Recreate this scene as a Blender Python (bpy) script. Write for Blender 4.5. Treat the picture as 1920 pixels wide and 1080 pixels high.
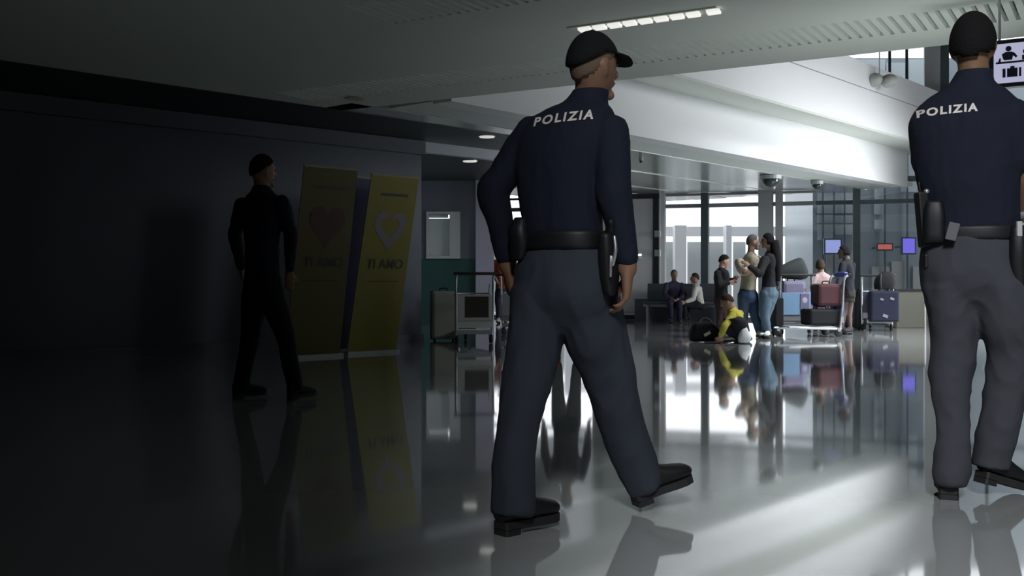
import bpy, bmesh, math, random
from mathutils import Vector, Matrix, noise
from mathutils.bvhtree import BVHTree
for o in list(bpy.data.objects): bpy.data.objects.remove(o)
S = bpy.context.scene; COL = S.collection
V = Vector
R = math.radians
random.seed(4)
# ------------------------------------------------------------------ camera, world, lights, exposure
F, CX, HZ, CH = 1950.0, 960.0, 530.0, 0.88     # focal (px of a 1920 frame), centre column, horizon row, camera height
cam = bpy.data.cameras.new('camera'); camo = bpy.data.objects.new('camera', cam); COL.objects.link(camo)
camo.location = (0, 0, CH); camo.rotation_euler = (R(90), 0, 0)
cam.sensor_width = 36; cam.lens = F*36/1920; cam.shift_y = -10/1920; cam.clip_start = .02; cam.clip_end = 200
S.camera = camo
S.view_settings.view_transform = 'Standard'; S.view_settings.look = 'None'
S.view_settings.exposure = 0.0; S.view_settings.gamma = 1.0; S.view_settings.use_curve_mapping = False
S.cycles.max_bounces = 7; S.cycles.diffuse_bounces = 3; S.cycles.glossy_bounces = 4; S.cycles.transparent_max_bounces = 12
S.cycles.use_denoising = True
S.cycles.sample_clamp_indirect = 4.0
S.cycles.caustics_reflective = False; S.cycles.caustics_refractive = False
world = bpy.data.worlds.new('overcast_sky'); S.world = world; world.use_nodes = True
wn = world.node_tree.nodes['Background']; wn.inputs[0].default_value = (.955, .96, 1, 1); wn.inputs[1].default_value = 1.9

def area_light(name, loc, target, sx, sy, power, col=(1, 1, 1), spread=180):
    l = bpy.data.lights.new(name, 'AREA'); l.shape = 'RECTANGLE'; l.size = sx; l.size_y = sy; l.energy = power; l.color = col
    l.spread = R(spread)
    o = bpy.data.objects.new(name, l); COL.objects.link(o); o.location = loc
    o.rotation_euler = (V(target)-V(loc)).to_track_quat('-Z', 'Y').to_euler()
    return o
# lamps added behind the camera; an added wall's end shades the left side
for (x, w, p) in ((-.85, .6, 480), (-.3, .5, 330), (.2, .5, 190), (.6, .3, 5)):
    area_light('rear_fill_light', (x, -5.2, 6.5), (x+.4, 5, .6), w, 2.0, p, (.97, .98, 1))
# added lamp for the atrium's daylight, spread narrowed onto the white fascias
area_light('fascia_fill_light', (12.2, 10.6, 5.2), (4.4, 17.4, 3.9), 5.0, 2.6, 92, (.95, .975, 1), 70)
area_light('atrium_rooflight', (8.8, 15.0, 7.6), (6.2, 17.0, 0), 4.0, 5.0, 760, (.95, .975, 1), 64)
# unseen side lamp added to brighten the gallery
area_light('gallery_fill_light', (11.6, 19.4, 1.7), (3.6, 20.3, 1.8), 2.4, 2.2, 95, (.95, .98, 1), 62)
# unseen lamp added at the right to brighten the slatted ceiling
area_light('ceiling_fill_light', (4.7, 7.0, .25), (2.7, 8.8, 3), 1.0, 1.0, 8, (.97, 1, .96), 56)

# ------------------------------------------------------------------ materials
MATS = {}
def mat(name, col, rough=.6, metal=0, spec=.5, bump=0, bscale=60, var=0, vscale=4, emit=None, estr=0, aniso=None):
    if name in MATS: return MATS[name]
    m = bpy.data.materials.new(name); m.use_nodes = True; nt = m.node_tree; b = nt.nodes['Principled BSDF']
    c = (*col, 1)
    b.inputs['Base Color'].default_value = c; b.inputs['Roughness'].default_value = rough
    b.inputs['Metallic'].default_value = metal; b.inputs['Specular IOR Level'].default_value = spec
    tc = nt.nodes.new('ShaderNodeTexCoord')
    if var:
        n = nt.nodes.new('ShaderNodeTexNoise'); n.inputs['Scale'].default_value = vscale; n.inputs['Detail'].default_value = 3
        nt.links.new(tc.outputs['Object'], n.inputs['Vector'])
        mx = nt.nodes.new('ShaderNodeMix'); mx.data_type = 'RGBA'
        mx.inputs[6].default_value = (*[v*(1-var) for v in col], 1); mx.inputs[7].default_value = (*[min(1, v*(1+var)) for v in col], 1)
        nt.links.new(n.outputs['Fac'], mx.inputs[0]); nt.links.new(mx.outputs[2], b.inputs['Base Color'])
    if bump:
        n = nt.nodes.new('ShaderNodeTexNoise'); n.inputs['Scale'].default_value = bscale
        nt.links.new(tc.outputs['Object'], n.inputs['Vector'])
        bp = nt.nodes.new('ShaderNodeBump'); bp.inputs['Strength'].default_value = bump; bp.inputs['Distance'].default_value = .01
        nt.links.new(n.outputs['Fac'], bp.inputs['Height']); nt.links.new(bp.outputs['Normal'], b.inputs['Normal'])
    if emit:
        b.inputs['Emission Color'].default_value = (*emit, 1); b.inputs['Emission Strength'].default_value = estr
    MATS[name] = m; return m
M_floor = mat('polished_floor', (.475, .50, .495), .055, spec=.55, var=.05, vscale=.7)
M_ceil = mat('ceiling_paint', (.68, .735, .70), .55, var=.02, vscale=1)
_b = M_floor.node_tree.nodes['Principled BSDF']; _b.inputs['Coat Weight'].default_value = 1; _b.inputs['Coat IOR'].default_value = 1.65; _b.inputs['Coat Roughness'].default_value = .045
M_slot = mat('slot_dark', (.015, .016, .015), .8)
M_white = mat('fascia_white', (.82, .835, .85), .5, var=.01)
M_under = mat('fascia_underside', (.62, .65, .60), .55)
M_metalceil = mat('metal_ceiling', (.80, .84, .81), .2, metal=.7, var=.08, vscale=.6)
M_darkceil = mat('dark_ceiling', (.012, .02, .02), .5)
M_wall = mat('grey_blue_wall', (.075, .09, .115), .6, var=.04, vscale=.5)  # darker than the wall's own tone, holding the left side's shade
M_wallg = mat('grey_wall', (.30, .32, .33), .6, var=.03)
M_dusk = mat('bounce_absorbing_dark', (.02, .021, .023), .7)  # shell surfaces darkened so they bounce little light to the left floor
M_teal = mat('teal_dado', (.008, .045, .041), .5)
M_black = mat('black_metal', (.012, .014, .016), .4)
M_frame = mat('window_frame_dark', (.08, .11, .12), .4)
M_column = mat('column_grey', (.42, .44, .45), .45)
M_pillar = mat('pillar_white', (.72, .73, .74), .5)
M_steel = mat('brushed_steel', (.55, .57, .6), .3, metal=.8)
M_rubber = mat('rubber', (.012, .012, .013), .7)
M_shirt = mat('navy_cloth', (.0075, .0112, .0225), .85, spec=.25, bump=.25, bscale=220, var=.12, vscale=7)
M_polo = mat('navy_polo', (.0075, .0105, .0215), .85, spec=.25, bump=.25, bscale=220, var=.1, vscale=7)
M_trouser = mat('grey_trouser', (.033, .040, .054), .85, spec=.2, bump=.2, bscale=260, var=.1, vscale=6)
M_trouser2 = mat('grey_trouser_b', (.046, .050, .061), .85, spec=.2, bump=.2, bscale=260, var=.1, vscale=6)
M_skin = mat('skin_tan', (.21, .115, .072), .5, spec=.3, var=.1, vscale=18)
M_skin2 = mat('skin_olive', (.18, .105, .06), .5, spec=.3, var=.1, vscale=18)
M_skinp = mat('skin_pale', (.30, .18, .13), .55, spec=.3)
M_cap = mat('black_cap', (.0045, .006, .0065), .85, spec=.2, bump=.2, bscale=200)
M_hair = mat('dark_hair', (.008, .007, .008), .85, spec=.15, bump=.6, bscale=150)
M_stubble = mat('shaved_hair', (.125, .088, .06), .8, spec=.2, bump=.3, bscale=250)
M_hairb = mat('brown_hair', (.040, .027, .016), .85, spec=.15, bump=.5, bscale=120)
M_hairg = mat('grey_hair', (.10, .092, .085), .85, spec=.15, bump=.5, bscale=120)
M_leather = mat('black_leather', (.007, .008, .010), .5, spec=.35)
M_letter = mat('reflective_letter', (.62, .58, .56), .5)
M_yellow = mat('banner_yellow', (.17, .15, .008), .6, var=.03)  # banner colours lowered to hold the left side's shade
M_blue = mat('banner_blue', (.012, .016, .08), .6)
M_bwhite = mat('banner_print_white', (.17, .155, .18), .6)
M_bdark = mat('banner_print_dark', (.03, .028, .02), .6)
M_bred = mat('banner_print_red', (.06, .02, .012), .6)
M_lamp = mat('lamp_lens', (.9, .9, .85), .4, emit=(1, .97, .9), estr=.75)
M_lampd = mat('downlight_lens', (.9, .9, .85), .4, emit=(1, .98, .92), estr=.55)
M_sign = mat('sign_black', (.012, .013, .018), .35)
M_signp = mat('sign_panel', (.5, .5, .68), .4, emit=(.62, .62, .86), estr=.55)
M_signi = mat('sign_pictogram', (.008, .009, .025), .5)
def cloth(name, col): return mat('cloth_'+name, col, .85, spec=.2, bump=.2, bscale=90, var=.1, vscale=8)
def glass_mat():
    m = bpy.data.materials.new('window_glass'); m.use_nodes = True; nt = m.node_tree
    for n in list(nt.nodes): nt.nodes.remove(n)
    o = nt.nodes.new('ShaderNodeOutputMaterial'); mx = nt.nodes.new('ShaderNodeMixShader')
    t = nt.nodes.new('ShaderNodeBsdfTransparent'); g = nt.nodes.new('ShaderNodeBsdfGlossy'); g.inputs['Roughness'].default_value = .02
    t.inputs[0].default_value = (.96, .98, .985, 1); g.inputs[0].default_value = (.9, .95, 1, 1)
    mx.inputs[0].default_value = .06
    nt.links.new(t.outputs[0], mx.inputs[1]); nt.links.new(g.outputs[0], mx.inputs[2]); nt.links.new(mx.outputs[0], o.inputs[0])
    return m
M_glass = glass_mat()

# ------------------------------------------------------------------ mesh helpers
def W(px, py, Y): return V(((px-CX)/F*Y, Y, CH+(HZ-py)/F*Y))
def G(px, py): Y = CH*F/(py-HZ); return V(((px-CX)/F*Y, Y, 0))
def cr(pts, t):                                    # Catmull-Rom through a list of equal-length vectors
    n = len(pts)-1; f = min(max(t, 0), 1)*n; i = min(int(f), n-1); u = f-i
    p0 = pts[max(i-1, 0)]; p1 = pts[i]; p2 = pts[i+1]; p3 = pts[min(i+2, n)]
    return [0.5*((2*b)+(-a+c)*u+(2*a-5*b+4*c-d)*u*u+(-a+3*b-3*c+d)*u**3) for a, b, c, d in zip(p0, p1, p2, p3)]
class MB:
    def __init__(s): s.v = []; s.f = []
    def add(s, vs, fs):
        k = len(s.v); s.v += [V(v) for v in vs]; s.f += [tuple(i+k for i in f) for f in fs]; return s
    def box(s, c, hx, hy, hz, rot=0, taper=1.0, mtx=None):
        c = V(c); q = Matrix.Rotation(rot, 3, 'Z') if mtx is None else mtx; vs = []
        for z in (-1, 1):
            k = taper if z > 0 else 1
            for x, y in ((-1, -1), (1, -1), (1, 1), (-1, 1)): vs.append(c+q@V((x*hx*k, y*hy*k, z*hz)))
        return s.add(vs, [(3, 2, 1, 0), (4, 5, 6, 7), (0, 1, 5, 4), (1, 2, 6, 5), (2, 3, 7, 6), (3, 0, 4, 7)])
    def prism(s, poly, z0, z1):                    # plan polygon (counter-clockwise) between two heights
        n = len(poly)
        vs = [V((p[0], p[1], z0)) for p in poly]+[V((p[0], p[1], z1)) for p in poly]
        return s.add(vs, [tuple(range(n-1, -1, -1)), tuple(range(n, 2*n))]+[(i, (i+1) % n, n+(i+1) % n, n+i) for i in range(n)])
    def slab(s, pts, off):                         # planar polygon thickened by the vector off
        n = len(pts); vs = [V(p) for p in pts]+[V(p)+V(off) for p in pts]
        return s.add(vs, [tuple(range(n-1, -1, -1)), tuple(range(n, 2*n))]+[(i, (i+1) % n, n+(i+1) % n, n+i) for i in range(n)])
    def rings(s, rs, cap=True):
        n = len(rs[0]); vs = [v for r in rs for v in r]; fs = []
        for i in range(len(rs)-1):
            for j in range(n): fs.append((i*n+j, i*n+(j+1) % n, (i+1)*n+(j+1) % n, (i+1)*n+j))
        if cap: fs += [tuple(range(n-1, -1, -1)), tuple((len(rs)-1)*n+j for j in range(n))]
        return s.add(vs, fs)
    def limb(s, pts, rad, n=12, seg=6, ref=None, smooth=True, rnd=True):
        """tube through pts; rad = r or (a, b) per point, a along ref"""
        P = [list(p)+(list(r) if isinstance(r, (tuple, list)) else [r, r]) for p, r in zip(pts, rad)]
        m = (len(P)-1)*seg if smooth else len(P)-1
        Q = [cr(P, i/m) for i in range(m+1)] if smooth else P
        rs = []; pr = None
        for i, q in enumerate(Q):
            a = V(Q[max(i-1, 0)][:3]); b = V(Q[min(i+1, len(Q)-1)][:3]); t = (b-a).normalized()
            x = V(ref) if ref is not None else (pr if pr is not None else (V((1, 0, 0)) if abs(t.x) < .8 else V((0, 1, 0))))
            x = (x-t*x.dot(t)); x = x.normalized() if x.length > 1e-5 else t.orthogonal().normalized(); y = t.cross(x); pr = x
            c = V(q[:3]); ra, rb = q[3], q[4]
            def ring(c, k): return [c+x*math.cos(2*math.pi*j/n)*ra*k+y*math.sin(2*math.pi*j/n)*rb*k for j in range(n)]
            if rnd and i == 0: rs += [ring(c-t*min(ra, rb)*.75, .35), ring(c-t*min(ra, rb)*.45, .8)]
            rs.append(ring(c, 1))
            if rnd and i == len(Q)-1: rs += [ring(c+t*min(ra, rb)*.45, .8), ring(c+t*min(ra, rb)*.75, .35)]
        return s.rings(rs)
    def loft(s, secs, n=28, seg=5, p=2.3):
        """secs: (centre, vec a, vec b) superelliptic sections"""
        L = [list(c)+list(a)+list(b) for c, a, b in secs]; m = (len(L)-1)*seg; rs = []
        for i in range(m+1):
            q = cr(L, i/m); c, a, b = V(q[:3]), V(q[3:6]), V(q[6:9]); ring = []
            for j in range(n):
                th = 2*math.pi*j/n; cx, sx = math.cos(th), math.sin(th)
                ring.append(c+a*math.copysign(abs(cx)**(2/p), cx)+b*math.copysign(abs(sx)**(2/p), sx))
            rs.append(ring)
        return s.rings(rs)
    def ball(s, c, ax, ay, az, n=16, m=10, fn=None):
        c = V(c); vs = []; fs = []
        for i in range(m+1):
            ph = math.pi*i/m
            for j in range(n):
                th = 2*math.pi*j/n; u = V((math.sin(ph)*math.cos(th), math.sin(ph)*math.sin(th), math.cos(ph)))
                if fn: u = fn(u)
                vs.append(c+V(ax)*u.x+V(ay)*u.y+V(az)*u.z)
        for i in range(m):
            for j in range(n): fs.append((i*n+j, (i+1)*n+j, (i+1)*n+(j+1) % n, i*n+(j+1) % n))
        return s.add(vs, fs)
    def mesh(s, name, off=None):
        off = V(off) if off is not None else V((0, 0, 0))
        me = bpy.data.meshes.new(name); me.from_pydata([v-off for v in s.v], [], s.f)
        bm = bmesh.new(); bm.from_mesh(me); bmesh.ops.remove_doubles(bm, verts=bm.verts, dist=1e-6)
        bmesh.ops.recalc_face_normals(bm, faces=bm.faces); bm.to_mesh(me); bm.free(); return me
    def build(s, name, m, parent=None, smooth=False, bevel=0, off=None):
        if parent is not None and off is None: off = root_loc(parent)
        return link(name, s.mesh(name, off), m, parent, smooth, bevel)
def root_loc(o):
    while o.parent: o = o.parent
    return o.location
def link(name, me, m, parent=None, smooth=False, bevel=0):
    o = bpy.data.objects.new(name, me); COL.objects.link(o); me.materials.clear(); me.materials.append(m)
    if parent is not None: o.parent = parent
    if smooth:
        me.polygons.foreach_set('use_smooth', [True]*len(me.polygons))
    if bevel:
        b = o.modifiers.new('bevel', 'BEVEL'); b.width = bevel; b.segments = 2; b.limit_method = 'ANGLE'
    return o
def voxel(mb, size, smooth=0, off=None, wr=None):
    """one continuous surface from overlapping shapes"""
    me = mb.mesh('tmp', off); o = bpy.data.objects.new('tmp', me); COL.objects.link(o)
    r = o.modifiers.new('r', 'REMESH'); r.mode = 'VOXEL'; r.voxel_size = size
    if smooth: q = o.modifiers.new('s', 'SMOOTH'); q.iterations = smooth; q.factor = .5
    dg = bpy.context.evaluated_depsgraph_get(); dg.update()
    nm = bpy.data.meshes.new_from_object(o.evaluated_get(dg)); bpy.data.objects.remove(o); bpy.data.meshes.remove(me)
    if wr:
        amp, sc, st = wr
        vn = [v.normal.copy() for v in nm.vertices]
        for v, n in zip(nm.vertices, vn):
            p = V((v.co.x*sc, v.co.y*sc, v.co.z*sc*st))
            d = noise.noise(p)+.6*(1-2*abs(noise.noise(p*1.7+V((9, 3, 1)))))-.2
            v.co += n*amp*d
    return nm
def thing(name, label, cat, loc=(0, 0, 0), rot=0, group=None):
    o = bpy.data.objects.new(name, None); COL.objects.link(o); o.location = loc; o.rotation_euler = (0, 0, rot); o.empty_display_size = .1
    o['label'] = label; o['category'] = cat
    if group: o['group'] = group
    return o
def tag(o, label, cat, group=None):
    o['label'] = label; o['category'] = cat
    if group: o['group'] = group
    return o
def struct(o): o['kind'] = 'structure'; return o
def copy_tree(o, parent=None):
    c = o.copy(); COL.objects.link(c)
    if parent is not None: c.parent = parent
    for ch in [x for x in bpy.data.objects if x.parent == o]: copy_tree(ch, c)
    return c

# ------------------------------------------------------------------ the hall
ZC = 3.0                                               # height of the low ceilings
E1 = V((.8615, -.5077, 0)); U1 = V((.5077, .8615, 0))  # along and across the slatted ceiling bands
def st(s, t): p = E1*s+U1*t; return (p.x, p.y)
struct(MB().box((1, 9.5, -.06), 16, 17.5, .06).build('floor', M_floor))
# plain ceiling strips with two slatted bands between
T = [4.4, 6.2, 6.85, 8.66, 9.3, 9.96]
S0, S1 = -17.0, 5.5
ceil_root = bpy.data.objects.new('ceiling_hall', None); COL.objects.link(ceil_root); ceil_root['kind'] = 'structure'
def strip(a, b, s0=S0, s1=S1): MB().prism([st(s0, a), st(s1, a), st(s1, b), st(s0, b)], ZC, ZC+.35).build('ceiling_panel', M_ceil, ceil_root)
for a, b in ((T[0], T[1]), (T[2], T[3]), (T[4], T[5])): strip(a, b)
for a, b, n0, n1 in ((T[1], T[2], -5.2, 1.2), (T[3], T[4], -8.2, 1.6)):
    MB().prism([st(S0, a), st(S1, a), st(S1, b), st(S0, b)], ZC+.30, ZC+.35).build('slot_backing', M_slot, ceil_root)
    strip(a, b, S0, n0); strip(a, b, n1, S1)
    sm = None; k = 0; s = n0
    while s < n1:
        if sm is None:
            sm = MB().prism([st(0, a), st(.052, a), st(.052, b), st(0, b)], ZC, ZC+.11).mesh('slat')
        o = link('slat', sm, M_ceil, ceil_root); p = E1*s; o.location = p; s += .088
# glossy metal ceiling behind the atrium edge, laid in long panels
D1 = V((.657, .754, 0)); N1 = V((.754, -.657, 0))       # along the fascia, and its outward normal
AP = V((-.70, 12.03, 0))                                # where the fascia starts at the ceiling's corner
metal_root = bpy.data.objects.new('ceiling_gallery', None); COL.objects.link(metal_root); metal_root['kind'] = 'structure'
def onF(d, w): p = AP+D1*d-N1*w; return (p.x, p.y)      # d along the fascia, w behind it
ws = [0, 1.05]+[1.05+.9*i for i in range(1, 9)]
for i in range(len(ws)-1):
    zz = ZC+(.0 if i % 2 else .012)
    MB().prism([onF(-.6 if i else 0, ws[i]+.012), onF(14.6, ws[i]+.012), onF(14.6, ws[i+1]), onF(-.6 if i else 0, ws[i+1])], zz, zz+.1).build('panel', M_metalceil if i else M_ceil, metal_root)
# dark ceiling over the side room at the left
BK = [(-2.6, 12.2), (.2, 15.2), (.2, 22.5), (-9, 22.5), (-14, 8)]
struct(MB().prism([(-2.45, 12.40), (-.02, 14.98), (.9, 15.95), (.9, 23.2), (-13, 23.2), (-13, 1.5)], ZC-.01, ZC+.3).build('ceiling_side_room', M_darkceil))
MB().box((0, 0, 0), .01, .01, .01)
# fascias of the atrium: lower one and the overhanging parapet above it
def wallseg(d0, d1, w, th, z0, z1, m, name, parent=None):
    return MB().prism([onF(d0, w), onF(d1, w), onF(d1, w+th), onF(d0, w+th)], z0, z1).build(name, m, parent)
struct(wallseg(0, 14.25, 0, .3, ZC-.02, 3.80, M_white, 'trim_1'))
par = struct(bpy.data.objects.new('wall_parapet', None)); COL.objects.link(par)
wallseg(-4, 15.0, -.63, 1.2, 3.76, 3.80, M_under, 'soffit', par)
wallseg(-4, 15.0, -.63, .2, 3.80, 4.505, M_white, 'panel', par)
wallseg(-4, 15.0, -.63, .2, 4.525, 5.0, M_white, 'panel', par)
wallseg(-4, 15.0, -.61, .16, 4.49, 4.54, M_column, 'joint', par)
# window wall
W0, W1 = V((3.59, 25.0, 0)), V((9.28, 23.2, 0)); WD = (W1-W0).normalized(); WN = V((-WD.y, WD.x, 0))
def onW(px, off=0):                                     # point of the window wall on a ray at column px
    k = (px-CX)/F; base = W0+WN*off
    y = (base.x-base.y*WD.x/WD.y)/(k-WD.x/WD.y); return V((k*y, y, 0))
def wbar(a, b, z0, z1, th, m, name, parent, off=0):     # a box along the window wall
    a = a+WN*(off-th/2); b = b+WN*(off-th/2)
    return MB().prism([a[:2], b[:2], (b+WN*th)[:2], (a+WN*th)[:2]], z0, z1).build(name, m, parent)
def mull(px, hw, z0, z1, th, m, name, parent, off=0):
    p = onW(px, off); return wbar(p-WD*hw, p+WD*hw, z0, z1, th, m, name, parent, 0)
win_n = 0
def window(p0, p1, z0, z1, tz=None, bars=(), m=M_frame):
    global win_n; win_n += 1
    w = bpy.data.objects.new('window_%d' % win_n, None); COL.objects.link(w); w['kind'] = 'structure'; 
    a, b = onW(p0), onW(p1); w.location = (a+b)/2
    wbar(a, b, z0, z0+.07, .1, m, 'bottom_rail', w); wbar(a, b, z1-.05, z1, .1, m, 'top_rail', w)
    zs = [z0+.07]+([tz] if tz else [])+[z1-.05]
    if tz: wbar(a, b, tz-.045, tz+.045, .12, m, 'transom', w)
    for i in range(len(zs)-1): wbar(a, b, zs[i], zs[i+1], .02, M_glass, 'pane', w)
    for px in bars: mull(px, .03, z0, z1, .09, m, 'mullion', w)
    return w
ZT = 2.71
window(925, 1120, .0, ZC, ZT, (985, 1050))
window(1246, 1322, 0, ZC, ZT, m=mat('frame_pale', (.35, .36, .38), .4)); window(1322, 1436, 0, ZC, ZT, m=MATS['frame_pale'])
window(1436, 1530, 0, ZC, ZT, (1461,), m=MATS['frame_pale']); window(1530, 1606, 0, ZC+.2, ZT); window(1606, 1745, 0, ZC+.2, ZT); window(1745, 2000, 0, ZC+.2, ZT)
window(1560, 1650, ZC+.2, 7.4, 5.4); window(1650, 1748, ZC+.2, 7.4, None, (1668, 1700)); window(1748, 2000, ZC+.2, 7.4, None, (1769, 1850))
col = struct(bpy.data.objects.new('column_1', None)); COL.objects.link(col)
mull(1241, .085, 0, ZC, .2, M_pillar, 'shaft', col, -.05)
for k, (px, hw, m, z) in enumerate(((1322, .085, M_frame, ZC), (1436, .165, M_column, ZC), (1461, .08, M_column, ZC), (1606, .08, M_frame, ZC+.2), (1748, .17, M_pillar, 7.4), (1770, .09, M_frame, 7.4))):
    o = mull(px, hw, 0 if k != 4 else 0, z, .28, m, 'column_%d' % (k+2), None, -.06); struct(o)
# grey wall beside the display board
struct(wbar(onW(1112, -.3), onW(1238, -.3), 0, ZC, .15, mat('board_wall', (.5, .52, .53), .6), 'wall_board', None, 0))
# outer shell keeping the daylight out where the building has no windows
struct(MB().box((-13.2, 8.5, 3.9), .15, 17, 3.9).build('wall_far_left', M_dusk))
struct(MB().box((15.2, 8.5, 3.9), .15, 17, 3.9).build('wall_right', M_wallg))
struct(MB().box((1, -8.2, 3.9), 14.4, .15, 3.9).build('wall_entrance', M_dusk))
struct(MB().box((1, 8.5, 7.95), 14.4, 18.6, .12).build('roof', M_dusk))
struct(MB().box((-6.62, -.35, 3.9), 6.5, .09, 3.9).build('wall_light_blocker', M_dusk))  # unseen wall added to block the rear lamps from the left side
struct(MB().prism([st(-17, 4.4), st(9, 4.4), st(9, 4.5), st(-17, 4.5)], ZC+.35, 7.8).build('wall_bulkhead', M_dusk))
struct(wbar(onW(300), onW(1558), ZC+.1, 7.8, .2, M_wallg, 'wall_upper', None, .2))
# left side: slanted wall behind the banners, side room with a teal dado
LD = V((.727, .687, 0)); LC = V((-1.35, 15.5, 0)); LN = V((.687, -.727, 0))
def seg(a, b, th, z0, z1, m, name, parent=None, n=None):
    d = (b-a).normalized(); n = n if n is not None else V((-d.y, d.x, 0))
    return MB().prism([a[:2], b[:2], (b+n*th)[:2], (a+n*th)[:2]], z0, z1).build(name, m, parent)
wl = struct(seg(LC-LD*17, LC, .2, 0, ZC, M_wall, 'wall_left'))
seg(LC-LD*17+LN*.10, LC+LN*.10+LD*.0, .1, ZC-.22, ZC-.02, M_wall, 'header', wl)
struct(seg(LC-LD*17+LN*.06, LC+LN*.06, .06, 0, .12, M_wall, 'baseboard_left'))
hd = struct(seg(LC, LC+LD*3.2, .12, ZC-.17, ZC-.012, mat('header_metal', (.42, .45, .5), .3, metal=.3), 'trim_2'))
struct(seg(LC+V((-.02, .2, 0)), V((-1.95, 21.6, 0)), .15, 0, ZC, M_wall, 'wall_room_left'))
wb = struct(bpy.data.objects.new('wall_back', None)); COL.objects.link(wb)
YB = 21.5
def bq(px0, px1, z0, z1, th, m, name, parent, y=YB):
    return MB().prism([((px0-CX)/F*y, y), ((px1-CX)/F*y, y), ((px1-CX)/F*y, y+th), ((px0-CX)/F*y, y+th)], z0, z1).build(name, m, parent)
def zb(py, y=YB): return CH+(HZ-py)/F*y
bq(760, 926, zb(397), ZC, .15, M_wall, 'upper', wb); bq(863, 926, zb(485), zb(397), .15, M_wall, 'pier', wb); bq(760, 799, zb(485), zb(397), .15, M_wall, 'pier', wb)
bq(760, 926, 0, zb(485), .15, M_teal, 'dado', wb)
struct(bq(892, 926, 0, ZC, .1, mat('lilac_wall', (.22, .22, .28), .6), 'wall_pier', None, YB-.12))
struct(seg(V((-.40, 21.4, 0)), V((-1.0, 26.6, 0)), .15, 0, ZC, M_wall, 'wall_passage'))
wr = struct(bpy.data.objects.new('window_20', None)); COL.objects.link(wr)
for (a, b, c, d) in ((799, 803, 397, 485), (843, 863, 397, 485), (803, 843, 397, 402), (803, 843, 480, 485)):
    bq(a, b, zb(d), zb(c), .2, M_wallg, 'frame', wr, YB-.05)
bq(803, 843, zb(480), zb(402), .02, M_glass, 'pane', wr, YB+.02)
bq(803, 843, zb(480), zb(409), .02, mat('blind_cloth', (.62, .62, .58), .8), 'blind', wr, YB+.1)
bq(803, 840, zb(408), zb(400), .05, mat('blind_roll', (.75, .76, .74), .6), 'blind_roll', wr, YB+.07)
area_light('side_room_lamp', (-1.1, 19.2, 2.85), (-1.1, 20.2, 0), .4, .4, 8, (.95, 1, 1))

# outside: bright terrace, pale colonnade and a blue-grey glazed block
struct(MB().box((6, 39, -.25), 40, 13.0, .1).build('ground_terrace', mat('terrace_paving', (.4, .4, .41), .8, var=.05)))
colon = struct(bpy.data.objects.new('building_colonnade', None)); COL.objects.link(colon)
M_ow = mat('outside_white', (.86, .86, .88), .7); M_og = mat('outside_grey', (.50, .53, .53), .7, var=.06); M_ob = mat('outside_block', (.33, .385, .42), .3, var=.15, vscale=.8)
Yc = 33.0
def oq(px0, px1, z0, z1, th, m, name, parent, y=Yc): return bq(px0, px1, z0, z1, th, m, name, parent, y)
oq(900, 1515, CH+(HZ-445)/F*Yc*1.06, CH+(HZ-428)/F*Yc*1.06, .3, M_ow, 'beam', colon, Yc*1.03)
for a, b in ((1266, 1287), (1362, 1372), (1160, 1178), (1060, 1075), (965, 985)): oq(a, b, -.1, 2.7, .5, M_ow, 'pillar', colon)
for a, b in ((1180, 1270), (1290, 1325), (1330, 1365), (1376, 1398)): oq(a, b, -.1, 2.25, .2, M_og, 'bay_panel', colon, Yc+2)
oq(900, 1240, -.1, 2.2, .2, M_og, 'bay_panel', colon, Yc+2)
blk = struct(bpy.data.objects.new('building_glazed_block', None)); COL.objects.link(blk)
Yk = 29.5
oq(1524, 2100, -.1, 7.25, 3, M_ob, 'wall', blk, Yk)
M_obw = mat('outside_pane', (.62, .70, .74), .15); M_obd = mat('outside_mullion', (.10, .14, .17), .4)
for i, (a, b, c, d) in enumerate(((1545, 1562, 362, 455), (1566, 1598, 362, 400), (1566, 1598, 404, 440), (1640, 1656, 382, 402), (1640, 1656, 412, 430), (1534, 1542, 362, 450), (1640, 1656, 350, 374), (1600, 1660, 112, 140), (1662, 1700, 118, 165), (1704, 1738, 112, 190), (1690, 1720, 290, 360), (1550, 1600, 470, 520), (1635, 1668, 500, 545), (1672, 1700, 490, 545), (1712, 1745, 500, 545))):
    oq(a, b, zb(d, Yk), zb(c, Yk), .08, M_obw if i < 11 else M_og, 'pane', blk, Yk-.05)
for px in (1543, 1564, 1584, 1660, 1702): oq(px-1, px+1, -.1, 6.6, .06, M_obd, 'mullion', blk, Yk-.14)
for py in (402, 420): oq(1528, 1600, zb(py+1, Yk), zb(py-1, Yk), .06, M_obd, 'rail', blk, Yk-.14)

# ------------------------------------------------------------------ fittings
lf = thing('ceiling_light', 'long recessed ceiling light with a row of seven bright square lamps', 'light', (*st(-3.33, 7.74), ZC))
MB().prism([st(-3.98, 7.66), st(-2.70, 7.66), st(-2.70, 7.82), st(-3.98, 7.82)], ZC-.012, ZC+.002).build('housing', M_ceil, lf)
for i in range(9):
    s = -3.90+i*.135+(.03 if i == 8 else 0)
    MB().prism([st(s, 7.685), st(s+.105, 7.685), st(s+.085, 7.795), st(s-.02, 7.795)], ZC-.03, ZC-.012).build('lamp', M_lamp, lf)
def downlight(px, py, z, r, label, m=M_lampd):
    Y = (z-CH)*F/(HZ-py); c = W(px, py, Y); t = thing('downlight', label, 'light', c, group=None)
    MB().limb([c+V((0, 0, .0)), c+V((0, 0, .05))], [r*1.15, r*1.15], 20, 1, smooth=False, rnd=False).build('ring', M_steel, t)
    MB().limb([c+V((0, 0, -.012)), c+V((0, 0, .002))], [r, r], 20, 1, smooth=False, rnd=False).build('lens', m, t)
downlight(881, 302, ZC-.02, .12, 'bright round downlight nearest the window of the side room')
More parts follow.
